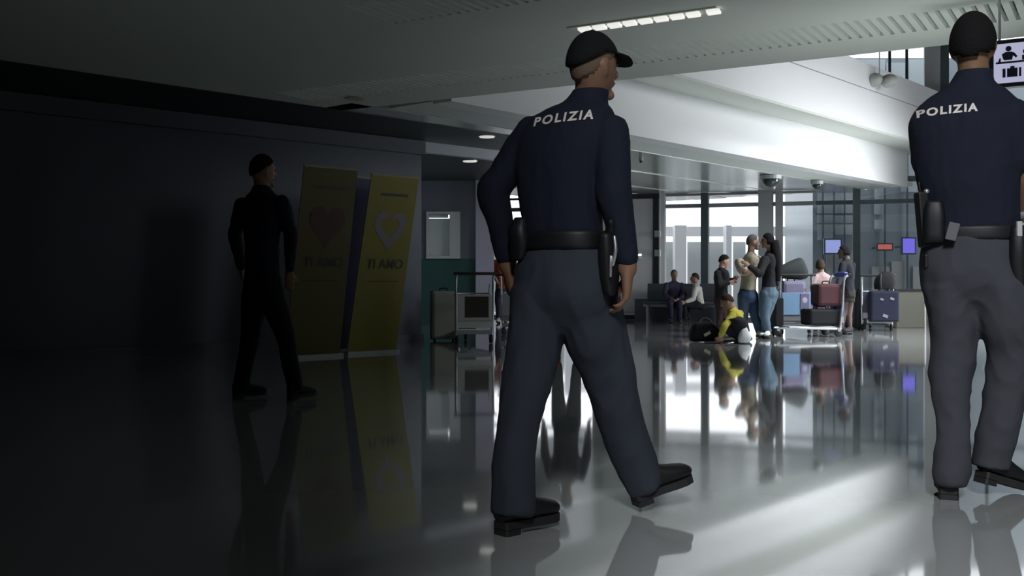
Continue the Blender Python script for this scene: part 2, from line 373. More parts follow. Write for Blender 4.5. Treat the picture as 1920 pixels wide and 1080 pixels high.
downlight(913, 256, ZC-.02, .11, 'round downlight in the dark ceiling just left of the capped officer')
downlight(664, 184, ZC-.001, .11, 'dim unlit round downlight in the ceiling above the yellow banners', mat('unlit_lens', (.5, .42, .36), .5))
def dome(px, py, Y, r, label):
    c = W(px, py, Y); c.z = ZC-.03; t = thing('dome_camera', label, 'camera', c)
    MB().limb([c+V((0, 0, .02)), c+V((0, 0, -.05))], [r*1.25, r*1.2], 20, 1, smooth=False, rnd=False).build('base', M_column, t)
    MB().ball(c+V((0, 0, -.06)), (r, 0, 0), (0, r, 0), (0, 0, r*.9)).build('dome', mat('dome_dark', (.03, .04, .04), .15), t, True)
dome(1445, 325, 20.5, .17, 'dark dome camera under the metal ceiling beside the grey column')
dome(1532, 340, 21.6, .10, 'small dome camera under the metal ceiling above the trolleys')
dome(1202, 292, 17.4, .03, 'tiny dark detector on the ceiling just right of the capped officer')
# lamps hanging in the atrium
c = W(1652, 150, 19.7); t = thing('hanging_spotlight', 'pair of round grey spotlights hanging on a cable above the white parapet', 'light', c)
MB().limb([c+V((-.03, 0, .05)), V((c.x-.03, c.y, 7.9))], [.012, .012], 6, 1, smooth=False, rnd=False).build('cable', M_column, t)
for dx, dz, n in ((-.13, .0, 'lamp_head'), (.15, -.02, 'lamp_head')):
    MB().ball(c+V((dx, 0, dz)), (.15, 0, 0), (0, .2, 0), (0, 0, .13)).build(n, mat('spot_grey', (.36, .38, .36), .5), t, True)
MB().box(c+V((0, 0, .06)), .16, .03, .02).build('bar', M_column, t)
# hanging wayfinding sign
YS = 7.6; c = W(1935, 114, YS); t = thing('hanging_sign', 'black hanging airport sign with white check-in and baggage pictogram panel', 'sign', c)
ex = E1; ez = V((0, 0, 1)); en = V((-U1.x, -U1.y, 0))
def sp(x, z, d=0): return c+ex*x+ez*z+en*d
k = YS/F
def rrect(x0, x1, z0, z1, r, n=5):
    pts = []
    for cx, cz, a0 in ((x1-r, z1-r, 0), (x0+r, z1-r, 90), (x0+r, z0+r, 180), (x1-r, z0+r, 270)):
        for i in range(n+1): a = R(a0+90*i/n); pts.append((cx+r*math.cos(a), cz+r*math.sin(a)))
    return pts
hx = .32
MB().slab([sp(x, z) for x, z in rrect(-hx, hx, -.175, .175, .03)], -en*.08).build('frame', M_sign, t)
MB().slab([sp(x, z, .004) for x, z in rrect(-hx+.065, hx-.03, -.145, .145, .025)], -en*.02).build('panel', M_signp, t)
for x in (-.22, .22): MB().limb([sp(x, .17, -.04), sp(x, (ZC-c.z)+.02, -.04)], [.01, .01], 8, 1, smooth=False, rnd=False).build('rod', M_steel, t)
pic = MB()
def pslab(pts): pic.slab([sp(x, z, .007) for x, z in pts], -en*.002)
def disc(x, z, r, n=16): pslab([(x+r*math.cos(2*math.pi*i/n), z+r*math.sin(2*math.pi*i/n)) for i in range(n)])
px0 = -.155
disc(px0, .105, .020); pslab([(px0-.036, .03), (px0-.045, .068), (px0-.02, .082), (px0+.02, .082), (px0+.042, .07), (px0+.06, .045), (px0+.05, .035), (px0+.03, .052), (px0+.024, .022), (px0-.026, .022)])
pslab([(px0-.085, .012), (px0+.18, .012), (px0+.18, -.002), (px0-.085, -.002)]); pslab([(px0-.07, .012), (px0-.06, .04), (px0-.052, .04), (px0-.052, .012)])
disc(px0+.115, .075, .02); pslab([(px0+.09, .014), (px0+.09, .05), (px0+.14, .05), (px0+.14, .014)])
pslab([(px0-.01, -.105), (px0+.06, -.105), (px0+.06, -.04), (px0-.01, -.04)]); pslab([(px0-.04, -.105), (px0-.02, -.105), (px0-.02, -.04), (px0-.04, -.04)]); pslab([(px0+.07, -.105), (px0+.085, -.105), (px0+.085, -.04), (px0+.07, -.04)]); pslab([(px0+.012, -.04), (px0+.012, -.025), (px0+.04, -.025), (px0+.04, -.04)])
pic.build('pictogram', M_signi, t)

# banners along the left wall
def text_mesh(body, size, shear=0, bold=0, spacing=1.0, ext=0):
    cu = bpy.data.curves.new('t', 'FONT'); cu.body = body; cu.size = size; cu.align_x = 'CENTER'; cu.shear = shear; cu.offset = bold
    cu.space_character = spacing; cu.extrude = ext; cu.resolution_u = 4; cu.fill_mode = 'BOTH' if ext else 'FRONT'
    o = bpy.data.objects.new('t', cu); COL.objects.link(o); dg = bpy.context.evaluated_depsgraph_get(); dg.update()
    me = bpy.data.meshes.new_from_object(o.evaluated_get(dg)); bpy.data.objects.remove(o); return me
def heart(n=40):
    return [(.0625*16*math.sin(a)**3, .0625*(13*math.cos(a)-5*math.cos(2*a)-2*math.cos(3*a)-math.cos(4*a))) for a in [2*math.pi*i/n for i in range(n)]]
def banner(bl, br, lean, h, label, face, design):
    bl, br = V(bl), V(br); e = (br-bl).normalized(); w = (br-bl).length; nn = V((e.y, -e.x, 0))
    t = thing('roll_up_banner', label, 'banner', (bl+br)/2, group='banners leaning along the left wall')
    def P(u, z, d=0): return bl+e*(u+lean*z/h)+V((0, 0, z))+nn*d
    MB().slab([P(0, .03), P(w, .03), P(w, h), P(0, h)], -nn*.012).build('panel', face, t)
    MB().slab([P(-.02, 0, .06), P(w+.02, 0, .06), P(w+.02, .035, .06), P(-.02, .035, .06)], -nn*.14).build('base', M_column, t)
    MB().slab([P(0, h-.012, .006), P(w, h-.012, .006), P(w, h+.012, .006), P(0, h+.012, .006)], -nn*.025).build('top_rail', mat('banner_rail', (.2, .19, .06), .5), t)
    def flat(pts, m, name, d=.003): MB().slab([P(u, z, d) for u, z in pts], -nn*.002).build(name, m, t)
    if design:
        hm, ring = design; cx, cz, s = w*.52, h*.70, w*.33
        H = heart()
        mb = MB(); n = len(H); o_ = [P(cx+x*s, cz+z*s*1.15, .004) for x, z in H]; i_ = [P(cx+x*s*.58, cz+z*s*.62+.02, .004) for x, z in H]
        mb.add(o_+i_, [(i, (i+1) % n, n+(i+1) % n, n+i) for i in range(n)]); mb.build('heart_outline', hm, t)
        if ring: flat([(cx+x*s*.58, cz+z*s*.62+.02) for x, z in H], ring, 'heart_fill', .0035)
        me = text_mesh('TI AMO', .165, bold=.004)
        for v in me.vertices: v.co = P(cx+v.co.x, h*.475+v.co.y, .005)-t.location
        link('lettering', me, M_bdark, t)
        flat([(w*.24, h*.885), (w*.82, h*.885), (w*.82, h*.90), (w*.24, h*.90)], M_bdark, 'small_print')
        flat([(w*.2, h*.40), (w*.86, h*.40), (w*.86, h*.405), (w*.2, h*.405)], M_bdark, 'small_print')
    return t
banner((-2.019, 12.7, 0), (-1.476, 13.2, 0), .37, 2.23, 'yellow leaning banner with pale heart outline and words TI AMO', M_yellow, (M_bwhite, None))
banner((-2.62, 11.98, 0), (-2.07, 12.48, 0), .26, 2.25, 'shade-darkened yellow banner with red heart, left of the pale heart banner', mat('banner_shaded_yellow', (.07, .062, .005), .6), (M_bred, M_bred))  # the banner yellow darkened further, shade put into the colour
banner((-2.50, 13.05, 0), (-1.70, 13.80, 0), .30, 2.25, 'dark blue banner between and behind the two yellow banners', M_blue, None)

# display board with black frame
c = onW(1190, -.55); t = thing('display_board', 'pale display board in a black frame on a white rail beside the white pillar', 'board', c)
def bb(a, b, z0, z1, th, m, name, off=-.55): return wbar(onW(a, off), onW(b, off), z0, z1, th, m, name, t)
bb(1130, 1226, .18, 2.88, .05, mat('board_pale', (.62, .63, .65), .5, var=.03), 'panel')
bb(1130, 1236, 2.86, 2.98, .1, M_black, 'top_bar'); bb(1225, 1236, .06, 2.9, .1, M_black, 'side_post'); bb(1140, 1232, .02, .10, .1, M_black, 'plinth')
bb(1120, 1245, .12, .17, .12, M_pillar, 'foot_rail', -.6); bb(1228, 1238, 1.95, 2.1, .14, M_steel, 'hinge', -.6); bb(1228, 1238, 1.5, 1.65, .14, M_steel, 'hinge', -.6)

# counter at the right
c = W(1707, 614, 20.2); c.z = 0; t = thing('counter', 'low olive grey counter with a dark top behind the standing luggage', 'counter', c)
MB().box((c.x, 20.5, .36), .27, .3, .36).build('body', mat('counter_olive', (.10, .10, .082), .5, var=.06), t, bevel=.01)
MB().box((c.x, 20.5, .735), .285, .32, .02).build('top', M_black, t); MB().box((c.x+.29, 20.5, .36), .015, .3, .36).build('end_panel', mat('counter_end', (.45, .44, .44), .5), t)

# display reflections in the glass, built as glowing panels beyond it
def reflection_panel(px, py, wpx, hpx, Y, m, name, label, cat):
    c = W(px, py, Y); t = thing(name, label, cat, c); hw, hh = wpx/2*Y/F, hpx/2*Y/F
    MB().box(c, hw+.04, .04, hh+.04).build('housing', M_obd, t); MB().box(c-V((0, .045, 0)), hw, .008, hh).build('reflection', m, t)
    MB().limb([c+V((0, .05, 0)), c+V((0, Yk-Y+.02, 0))], [.03, .03], 8, 1, smooth=False, rnd=False).build('bracket', M_obd, t)
reflection_panel(1561, 462, 28, 24, 28.6, mat('reflection_pale_blue', (.1, .1, .2), .3, emit=(.42, .47, .95), estr=.75), 'display_reflection', 'pale blue display reflection built as a glowing panel above the person with pink top', 'reflection')
reflection_panel(1703, 461, 22, 27, 28.6, mat('reflection_violet', (.1, .1, .2), .3, emit=(.22, .18, .95), estr=.8), 'display_reflection', 'violet display reflection built as a glowing panel just left of the bareheaded officer', 'reflection')
reflection_panel(1658, 463, 26, 9, 28.6, mat('reflection_red', (.2, .05, .05), .3, emit=(.9, .22, .18), estr=.5), 'red_reflection', 'small red display reflection built as a glowing panel between the blue and violet ones', 'sign')

# bench with the two seated people
c = W(1282, 600, 23.6); c.z = 0; t = thing('bench_seat', 'dark row of waiting seats under the window by the white pillar', 'bench', c)
ex = WD; ey = WN
def bx(x, y, z, a, b, h, m, name, bev=0):
    q = Matrix((ex, ey, V((0, 0, 1)))).transposed(); MB().box(c+ex*x+ey*y+V((0, 0, z)), a, b, h, mtx=q).build(name, m, t, bevel=bev)
M_seat = mat('seat_dark', (.06, .07, .08), .6)
for i in range(3): bx(-.60+i*.6, 0, .42, .27, .24, .035, M_seat, 'seat', .02); bx(-.60+i*.6, .25, .66, .27, .03, .2, M_seat, 'backrest', .02)
bx(0, 0, .36, .92, .03, .03, M_steel, 'beam')
for x in (-.8, .8): bx(x, 0, .18, .03, .2, .18, M_steel, 'leg')
bx(-.1, .42, .25, 1.1, .04, .25, mat('low_wall_dark', (.12, .135, .15), .6), 'back_panel')

# ------------------------------------------------------------------ people
def hair_mesh(hc, hx_, hy_, hz_, s, style, face_open=.55):
    """closed shell that covers the skull behind the hairline"""
    def fn(u):
        line = {'short': .12+.60*u.y, 'long': -.05+.72*u.y, 'low': -.12+.55*u.y}[style]
        k = 1.075 if u.z > line else .82
        if style == 'long' and u.y < .15 and u.z < 0: k = 1.16
        return V((u.x*k, u.y*k, u.z*(1.07 if u.z > line else .8)))
    return MB().ball(hc+hz_*.012*s, hx_*.076*s, hy_*.097*s, hz_*.115*s, 44, 32, fn)
def head_shape(mb, hc, hx_, hy_, hz_, s, ears=True):
    def fn(u):
        x, y, z = u
        if z < 0: x *= 1-.38*(-z)**1.3; y = y*(1-.22*(-z)) + .16*(-z)**1.5 if y > -.3 else y*(1-.42*(-z)**1.2)
        return V((x, y, z))
    mb.ball(hc, hx_*.075*s, hy_*.096*s, hz_*.118*s, 24, 16, fn)
    def q(x, y, z): return hc+(hx_*x+hy_*y+hz_*z)*s
    mb.limb([q(0, .090, .028), q(0, .104, .0), q(0, .114, -.022), q(0, .094, -.034)], [.009*s, .011*s, .014*s, .008*s], 8, 3)
    mb.limb([q(-.035, .082, .034), q(0, .094, .034), q(.035, .082, .034)], [.010*s]*3, 8, 3)
    mb.limb([q(-.022, .082, -.058), q(0, .093, -.058), q(.022, .082, -.058)], [.009*s]*3, 8, 3)
    mb.ball(q(0, .075, -.098), hx_*.028*s, hy_*.025*s, hz_*.02*s, 10, 8)
    if ears:
        for sx in (-1, 1):
            mb.limb([q(sx*.070, .004, -.040), q(sx*.076, -.004, -.020), q(sx*.081, -.010, .004), q(sx*.077, .002, .018)], [(.005*s, .008*s), (.006*s, .012*s), (.006*s, .015*s), (.005*s, .009*s)], 10, 3, ref=hx_)
def hand(mb, w, d, n, thumb, s, curl=.5):
    """w wrist, d finger direction, n palm normal (fingers curl towards it), thumb side vector"""
    d = d.normalized(); n = (n-d*n.dot(d)).normalized(); sd = (thumb-d*thumb.dot(d)-n*thumb.dot(n)).normalized()
    mb.loft([(w-d*.02*s, sd*.026*s, n*.020*s), (w+d*.03*s, sd*.036*s, n*.018*s), (w+d*.07*s, sd*.042*s, n*.015*s), (w+d*.095*s, sd*.040*s, n*.011*s)], 14, 3)
    for i, (o, L) in enumerate(((.032, .072), (.011, .082), (-.011, .076), (-.031, .058))):
        p = w+d*(.085-.004*abs(i-1))*s+sd*o*s; pts = [p-d*.02*s, p]; a = curl*.55; dd = d.copy()
        for kf in (.45, .32, .23):
            dd = (d*math.cos(a)+n*math.sin(a)); p = p+dd*L*kf*s; pts.append(p); a += curl*.8
        mb.limb(pts, [.0090*s, .0092*s, .0085*s, .0078*s, .0066*s], 8, 2)
    p = w+d*.028*s+sd*.026*s+n*.004*s
    mb.limb([p-sd*.012*s, p+sd*.026*s+d*.022*s+n*.010*s, p+sd*.034*s+d*.052*s+n*.020*s, p+sd*.028*s+d*.076*s+n*.026*s], [.012*s, .0115*s, .010*s, .008*s], 8, 2)
def shoe(root, heel, d, up, L, m, name='shoe', s=1.0, sole=True):
    d = d.normalized(); up = (up-d*up.dot(d)).normalized(); x = d.cross(up)
    def q(y, z): return heel+d*y*L+up*z*s
    secs = [(0.0, .045, .030, .036), (.06, .052, .036, .048), (.25, .052, .037, .050), (.42, .045, .040, .043), (.62, .037, .047, .032), (.80, .031, .048, .026), (.93, .027, .038, .020), (1.0, .023, .017, .010)]
    sh = MB().loft([(q(y, z+.006), x*w*s, up*h*s) for y, z, w, h in secs], 20, 4, 2.5).build(name, m, root, True)
    if sole:
        pts = [(0.01, .028), (.04, .034), (.25, .034), (.45, .036), (.65, .044), (.82, .045), (.95, .032), (.99, .012)]
        poly = [q(y, -.012)+x*w*s for y, w in pts]+[q(y, -.012)-x*w*s for y, w in reversed(pts)]
        MB().slab(poly, up*.026*s).build('sole', M_rubber, sh)
        poly = [q(y, -.030)+x*w*s for y, w in pts[:3]]+[q(y, -.030)-x*w*s for y, w in reversed(pts[:3])]
        MB().slab(poly, up*.022*s).build('heel', M_rubber, sh)
    return sh
def yawv(a): a = R(a); return V((math.cos(a), -math.sin(a), 0)), V((math.sin(a), math.cos(a), 0))
def figure(label, base, J, yaw, hyaw, s=1.0, top=None, sleeve='long', legs=None, skirt=None, shoes=M_leather, hair=M_hair, hstyle='short', skin=M_skinp,
           vox=.016, torso=None, tsecs=None, hips=None, aR=None, legR=None, foot=None, handdir=None, tilt=0, wrinkle=(.006, 9, .6), ears=True, group=None, eyes=True, curl=.5, shoe_extra=True, smooth=4, hs=1.0, ss=None):
    r, h = yawv(yaw); hr, hh = yawv(hyaw); up = V((0, 0, 1))
    hz_ = (up*math.cos(R(tilt))+hh*math.sin(R(tilt))).normalized(); hy_ = hz_.cross(hr)*1.0
    if hy_.dot(hh) < 0: hy_ = -hy_
    t = thing('person', label, 'person', base, group=group)
    J = {k: V(v) for k, v in J.items()}
    pel, neck, hc = J['pelvis'], J['neck'], J['head']
    spine = (neck-pel)
    if torso is None:
        f_ = h
        torso = [(pel-spine*.10, r*.155*s, f_*.115*s), (pel+spine*.12, r*.150*s, f_*.108*s), (pel+spine*.38, r*.150*s, f_*.105*s), (pel+spine*.66, r*.178*s, f_*.118*s), (pel+spine*.86, r*.175*s, f_*.095*s), (pel+spine*.97, r*.085*s, f_*.07*s), (pel+spine*1.03, r*.05*s, f_*.055*s)]
    aR = aR or (.058, .050, .037); legR = legR or (.098, .072, .060)
    mb = MB(); head_shape(mb, hc, hr, hy_, hz_, s, ears)
    mb.limb([neck-up*.06*s, neck+up*.02*s, hc-hz_*.04*s-hy_*.015*s], [.060*s, .056*s, .056*s], 14, 3)
    mb.loft([(c, a*.86, b*.84) for c, a, b in torso], 24, 4)
    hp = [(J['hL']+J['hR'])/2]
    for q in 'LR':
        S_, E_, W_ = J['s'+q], J['e'+q], J['w'+q]
        mb.limb([S_, S_.lerp(E_, .5), E_, E_.lerp(W_, .4), W_], [aR[0]*.78, aR[0]*.72, aR[1]*.70, aR[1]*.74, .027*s], 12, 4)
        dd = (W_-E_).normalized(); hd = handdir.get(q) if handdir else None
        d_ = hd[0] if hd else dd; n_ = hd[1] if hd else (h*.5-r*(1 if q == 'R' else -1)*.8)
        th = h if not hd or len(hd) < 3 else hd[2]
        hand(mb, W_+V(d_).normalized()*.012*s*hs**4, V(d_), V(n_), V(th), s*hs, curl)
        if hs > 1: mb.limb([W_-dd*.02, W_+V(d_).normalized()*.03*hs], [.030*s*hs]*2, 12, 2)
        H_, K_, A_ = J['h'+q], J['k'+q], J['a'+q]
        mb.limb([H_, H_.lerp(K_, .5), K_, K_.lerp(A_, .35), A_], [.070*s, .058*s, .046*s, .044*s, .032*s], 12, 4)
    me = voxel(mb, min(vox, .012), 2, t.location); link('body', me, skin, t, True)
    if top:
        mb = MB(); mb.loft(torso if tsecs is None else tsecs, 32, 5)
        if sleeve:
            for q in 'LR':
                S_, E_, W_ = J['s'+q], J['e'+q], J['w'+q]
                if sleeve == 'long':
                    mb.limb([S_-(E_-S_)*.02, S_.lerp(E_, .35), S_.lerp(E_, .75), E_, E_.lerp(W_, .45), W_], [aR[0]*1.02, aR[0]*1.04, aR[1]*1.06, aR[1]*1.1, (aR[1]+aR[2])/2*1.05, aR[2]*1.05], 16, 5, rnd=True)
                else: mb.limb([S_-(E_-S_)*.02, S_.lerp(E_, .35), S_.lerp(E_, .78)], [aR[0]*1.05, aR[0]*1.12, aR[0]*1.08], 16, 5)
        o = link('shirt', voxel(mb, vox*.8, smooth, t.location, wrinkle), top, t, True); t_shirt = o
    else: t_shirt = None
    if legs:
        mb = MB()
        mb.loft(hips or [(pel+spine*.06, r*.148*s, h*.108*s), (pel-spine*.08, r*.162*s, h*.122*s), (pel-spine*.20, r*.165*s, h*.122*s), (pel-spine*.30, r*.13*s, h*.07*s)], 28, 4)
        for q in 'LR':
            H_, K_, A_ = J['h'+q], J['k'+q], J['a'+q]
            L_ = J.get('leg'+q) if False else None
            mb.limb([H_, H_.lerp(K_, .5), K_, K_.lerp(A_, .45), A_+V((0, 0, .02))], [legR[0]*s, legR[0]*.92*s, legR[1]*s, legR[1]*.92*s, legR[2]*s], 18, 5)
        link('trousers', voxel(mb, vox*.8, 3, t.location, wrinkle), legs, t, True)
    if skirt:
        m_, z1, wid = skirt; kn = (J['kL']+J['kR'])/2; kn = V((kn.x, kn.y, z1))
        mb = MB(); mb.loft([(pel+spine*.1, r*.145*s, h*.108*s), (pel-spine*.12, r*.168*s, h*.130*s), ((pel+kn)/2, r*wid, h*wid*.85), (kn, r*wid*1.02, h*wid*.9)], 26, 5)
        link('skirt', voxel(mb, vox*.8, 2, t.location, wrinkle), m_, t, True)
    for q in 'LR':
        if shoes:
            A_, Fp = J['a'+q], J['f'+q]; fd = (Fp-A_); fd0 = V((fd.x, fd.y, fd.z)); 
            fl = V((fd.x, fd.y, 0)).normalized(); heel = A_-fl*.065*s-V((0, 0, A_.z-Fp.z-.0)) if False else None
            hl = J.get('l'+q)
            if hl is None: hl = V((A_.x, A_.y, 0))-fl*.06*s+V((0, 0, .03*s)); hl.z = max(.03*s, A_.z-.06*s)
            tp = J.get('p'+q)
            if tp is None: tp = hl+fl*.27*s; tp.z = max(.03*s, Fp.z)
            shoe(t, hl, tp-hl, V((0, 0, 1)), (tp-hl).length, shoes, s=ss or s, sole=shoe_extra)
    if hair: hair_mesh(hc, hr, hy_, hz_, s, hstyle).build('hair', hair, t, True)
    if eyes:
        if eyes != 'only':
            MB().limb([hc-hr*.02*s+hy_*.092*s-hz_*.057*s, hc+hy_*.103*s-hz_*.057*s, hc+hr*.02*s+hy_*.092*s-hz_*.057*s], [.0045*s]*3, 6, 2).build('mouth', mat('lips', (.18, .06, .05), .5), t, True)
        for sx in (-1, 1): MB().ball(hc+hr*.031*s*sx+hy_*.086*s+hz_*.012*s, hr*.012*s, hy_*.010*s, hz_*.007*s, 8, 6).build('eye', M_leather, t, True)
    return t, dict(hc=hc, hr=hr, hy=hy_, hz=hz_, r=r, h=h, shirt=t_shirt, J=J)
def letters_on(t, me_src, origin, rx, ux, d, body='POLIZIA', size=.06, rise=.0, bold=.002, shear=.12, spacing=1.15):
    """lettering wrapped on the shirt: cast from a flat layout along d"""
    bv = BVHTree.FromPolygons([v.co+t.location for v in me_src.vertices], [p.vertices[:] for p in me_src.polygons])
    me = text_mesh(body, size, shear, bold, spacing)
    bm = bmesh.new(); bm.from_mesh(me); bmesh.ops.triangulate(bm, faces=bm.faces)
    bmesh.ops.subdivide_edges(bm, edges=[e for e in bm.edges if e.calc_length() > size*.3], cuts=2)
    bmesh.ops.triangulate(bm, faces=bm.faces)
    for v in bm.verts:
        p = origin+rx*v.co.x+ux*(v.co.y+rise*v.co.x)-d*.6
        hit = bv.ray_cast(p, d, 2.0)
        q = hit[0] if hit[0] is not None else bv.find_nearest(p+d*.72)[0]
        v.co = (q-d*.005)-t.location
    bm.to_mesh(me); bm.free(); return link('lettering', me, M_letter, t)
def ringloft(t, secs, name, m, voxs=None):
    return MB().loft(secs, 36, 3).build(name, m, t, True)

# --- first officer: cap, long sleeves, mid-stride
Y0 = 3.85
r1, h1 = yawv(33)
up = V((0, 0, 1))
J1 = dict(head=W(1112, 127, 3.88), neck=W(1105, 186, 3.90), pelvis=W(1058, 505, 3.85),
          sR=W(1146, 243, 3.77), eR=W(1152, 370, 3.72), wR=W(1177, 488, 3.72), sL=W(997, 248, 3.95), eL=W(925, 360, 3.96), wL=W(951, 484, 3.97),
          hL=W(1012, 540, 3.88), kL=W(982, 742, 3.77), aL=W(958, 955, 3.67), hR=W(1101, 540, 3.82), kR=W(1152, 742, 3.93), aR=W(1212, 905, 4.02),
          fL=W(1010, 990, 3.72), fR=W(1290, 893, 4.06))
J1['lL'] = V((-.045, 3.615, .032)); J1['pL'] = J1['lL']+V((.205, .185, .0)); J1['lR'] = V((.465, 3.99, .052)); J1['pR'] = W(1296, 893, 4.08)
tor1 = [(W(1062, 478, 3.85), r1*.158, h1*.118), (W(1058, 440, 3.85), r1*.152, h1*.112), (W(1052, 380, 3.86), r1*.162, h1*.118), (W(1053, 310, 3.87), r1*.182, h1*.128), (W(1062, 255, 3.87), r1*.190, h1*.118), (W(1075, 216, 3.88), r1*.160, h1*.096), (W(1095, 192, 3.89), r1*.082, h1*.074), (W(1104, 172, 3.90), r1*.060, h1*.064)]
hip1 = [(W(1062, 460, 3.85), r1*.158, h1*.118), (W(1058, 500, 3.85), r1*.184, h1*.138), (W(1056, 550, 3.85), r1*.194, h1*.150), (W(1056, 592, 3.86), r1*.180, h1*.122), (W(1056, 626, 3.87), r1*.13, h1*.075)]
off1, I1 = figure('policeman in black cap, long navy sleeves and grey trousers striding away', (.2, 3.8, 0), J1, 33, 53, 1.0, M_shirt, 'long', None, smooth=8, hs=1.22, ss=1.1,
                  hair=None, skin=M_skin, vox=.010, torso=tor1, aR=(.064, .058, .041), legR=(.1, .08, .07), tilt=-2, wrinkle=(.0045, 11, .55), eyes='only', curl=.75, shoes=M_leather,
                  handdir={'R': (V((-.02, .12, -1)), V((-.75, .1, 0)), V((-.2, 1, 0))), 'L': (V((.12, .1, -1)), V((.8, .2, 0)), V((.3, .8, 0)))})
mb = MB(); mb.loft(hip1, 32, 4)
def leg_tube(mb, rows, depth=1.0):
    k = [1.32, 1.25, 1.08]+[1.0]*9
    mb.limb([W(px, py, Y) for px, py, Y, w in rows], [(w*Y/F, w*Y/F*k[i]*depth) for i, (px, py, Y, w) in enumerate(rows)], 24, 5, ref=r1, rnd=False)
leg_tube(mb, [(1010, 545, 3.88, 50), (1005, 620, 3.85, 49), (993, 690, 3.81, 46), (980, 750, 3.77, 43), (967, 830, 3.71, 40), (961, 900, 3.67, 41), (959, 966, 3.65, 42)])
leg_tube(mb, [(1102, 545, 3.83, 52), (1116, 620, 3.86, 54), (1133, 680, 3.90, 50), (1153, 750, 3.94, 45), (1178, 830, 3.98, 40), (1198, 880, 4.01, 38), (1212, 918, 4.02, 36)])
link('trousers', voxel(mb, .0085, 12, off1.location, (.009, 8, .55)), M_trouser, off1, True)
letters_on(off1, I1['shirt'].data, W(1054, 226, 3.74), V((.96, -.28, 0)).normalized(), V((0, 0, 1)), V((.06, 1, 0)).normalized(), size=.050, rise=.05, bold=.0016, shear=.2, spacing=1.28)
def belt(t, c, r, h, a, b, hgt, name='belt', tiltx=0):
    return MB().loft([(c-V((0, 0, hgt)), r*a, h*b), (c, r*(a+.002), h*(b+.002)), (c+V((0, 0, hgt)), r*a, h*b)], 40, 2).build(name, M_leather, t, True)
belt(off1, W(1060, 452, 3.85), r1, h1, .167, .126, .034)
# collar, holster, pouches, keys, watch
MB().loft([(W(1094, 206, 3.88), r1*.098, h1*.082), (W(1100, 190, 3.89), r1*.078, h1*.074), (W(1108, 170, 3.90), r1*.064, h1*.068)], 26, 3).build('collar', M_shirt, off1, True)
c = W(1143, 470, 3.71)
ho = MB().loft([(c+V((0, 0, .06)), r1*.026, h1*.055), (c, r1*.03, h1*.055), (c-V((0, 0, .09)), r1*.026, h1*.045), (c-V((-.005, 0, .16)), r1*.02, h1*.03)], 18, 3, 3).build('holster', M_leather, off1, True)
MB().limb([c+V((.0, -.01, .05)), c+V((.0, -.03, .085)), c+V((.0, -.05, .10))], [.018, .017, .012], 10, 3).build('pistol_grip', M_leather, ho, True)
c = W(980, 446, 3.86)
MB().loft([(c+V((0, 0, .075)), r1*.025, h1*.03), (c+V((-.006, 0, .03)), r1*.042, h1*.05), (c-V((0, 0, .03)), r1*.042, h1*.05), (c-V((.01, 0, .085)), r1*.03, h1*.035)], 18, 3, 2.8).build('pouch', M_leather, off1, True)
c = W(1152, 470, 3.655)
MB().limb([c+V((0, 0, .05)), c+V((.004, -.004, 0)), c-V((.006, 0, .05))], [.005, .007, .006], 8, 3).build('key_ring', M_steel, off1, True)
MB().limb([c+V((-.012, 0, -.02)), c+V((-.014, 0, -.09))], [.006, .005], 8, 2).build('key', M_steel, off1, True)
c = W(1181, 480, 3.72)
MB().limb([c+V((0, 0, .012)), c-V((0, 0, .012))], [.036, .036], 16, 2, rnd=False).build('watch_strap', M_leather, off1, True)
MB().limb([c+V((.026, -.006, 0)), c+V((.041, -.008, 0))], [.018, .016], 14, 1, smooth=False, rnd=False).build('watch_face', M_steel, off1)
# cap
def cap(t, I, m):
    hc, hx_, hy_, hz_ = I['hc'], I['hr'], I['hy'], I['hz']
    def fn(u):
        lim = .34+(.42 if u.y < 0 else .06)*u.y                             # lower at the nape, higher over the brow
        z = max(u.z, lim-.04); k = 1.0 if u.z >= lim else .93
        return V((u.x*k, u.y*k, z if u.z >= lim else lim-.03))
    o = MB().ball(hc+hz_*.006, hx_*.090, hy_*.112, hz_*.132, 32, 22, fn).build('cap', m, t, True)
    pts_t = []; n = 9
    inner = [hc+hx_*math.sin(a)*.083+hy_*(.094*math.cos(a)+.004)+hz_*(.050+.004*math.cos(a)) for a in [R(-62+124*i/(n-1)) for i in range(n)]]
    outer = [hc+hx_*math.sin(a)*.080+hy_*(.100+.085*math.cos(a*1.25))+hz_*(.044-.026*math.cos(a*1.2)+.006) for a in [R(-62+124*i/(n-1)) for i in range(n)]]
    mid = [(a+b)/2+hz_*.009*math.cos(R(-80+160*i/(n-1))) for i, (a, b) in enumerate(zip(inner, outer))]
    top = [inner, mid, outer]; k = .006; vs = [p for row in top for p in row]+[p-hz_*k for row in top for p in row]; N = 3*n; fs = []
    for rr in range(2):
        for i in range(n-1):
            a = rr*n+i; fs += [(a, a+1, a+n+1, a+n), (N+a+n, N+a+n+1, N+a+1, N+a)]
    loop = list(range(n))+[2*n-1]+list(range(3*n-1, 2*n-1, -1))+[n]
    for i in range(len(loop)): a, b = loop[i], loop[(i+1) % len(loop)]; fs.append((a, N+a, N+b, b))
    MB().add(vs, fs).build('brim', m, o, True)
    MB().ball(hc+hz_*.137, hx_*.008, hy_*.008, hz_*.005, 8, 6).build('button', m, o, True)
cap(off1, I1, M_cap)
hair_mesh(I1['hc']-I1['hy']*.0, I1['hr'], I1['hy'], I1['hz'], .935, 'low').build('hair', M_stubble, off1, True)

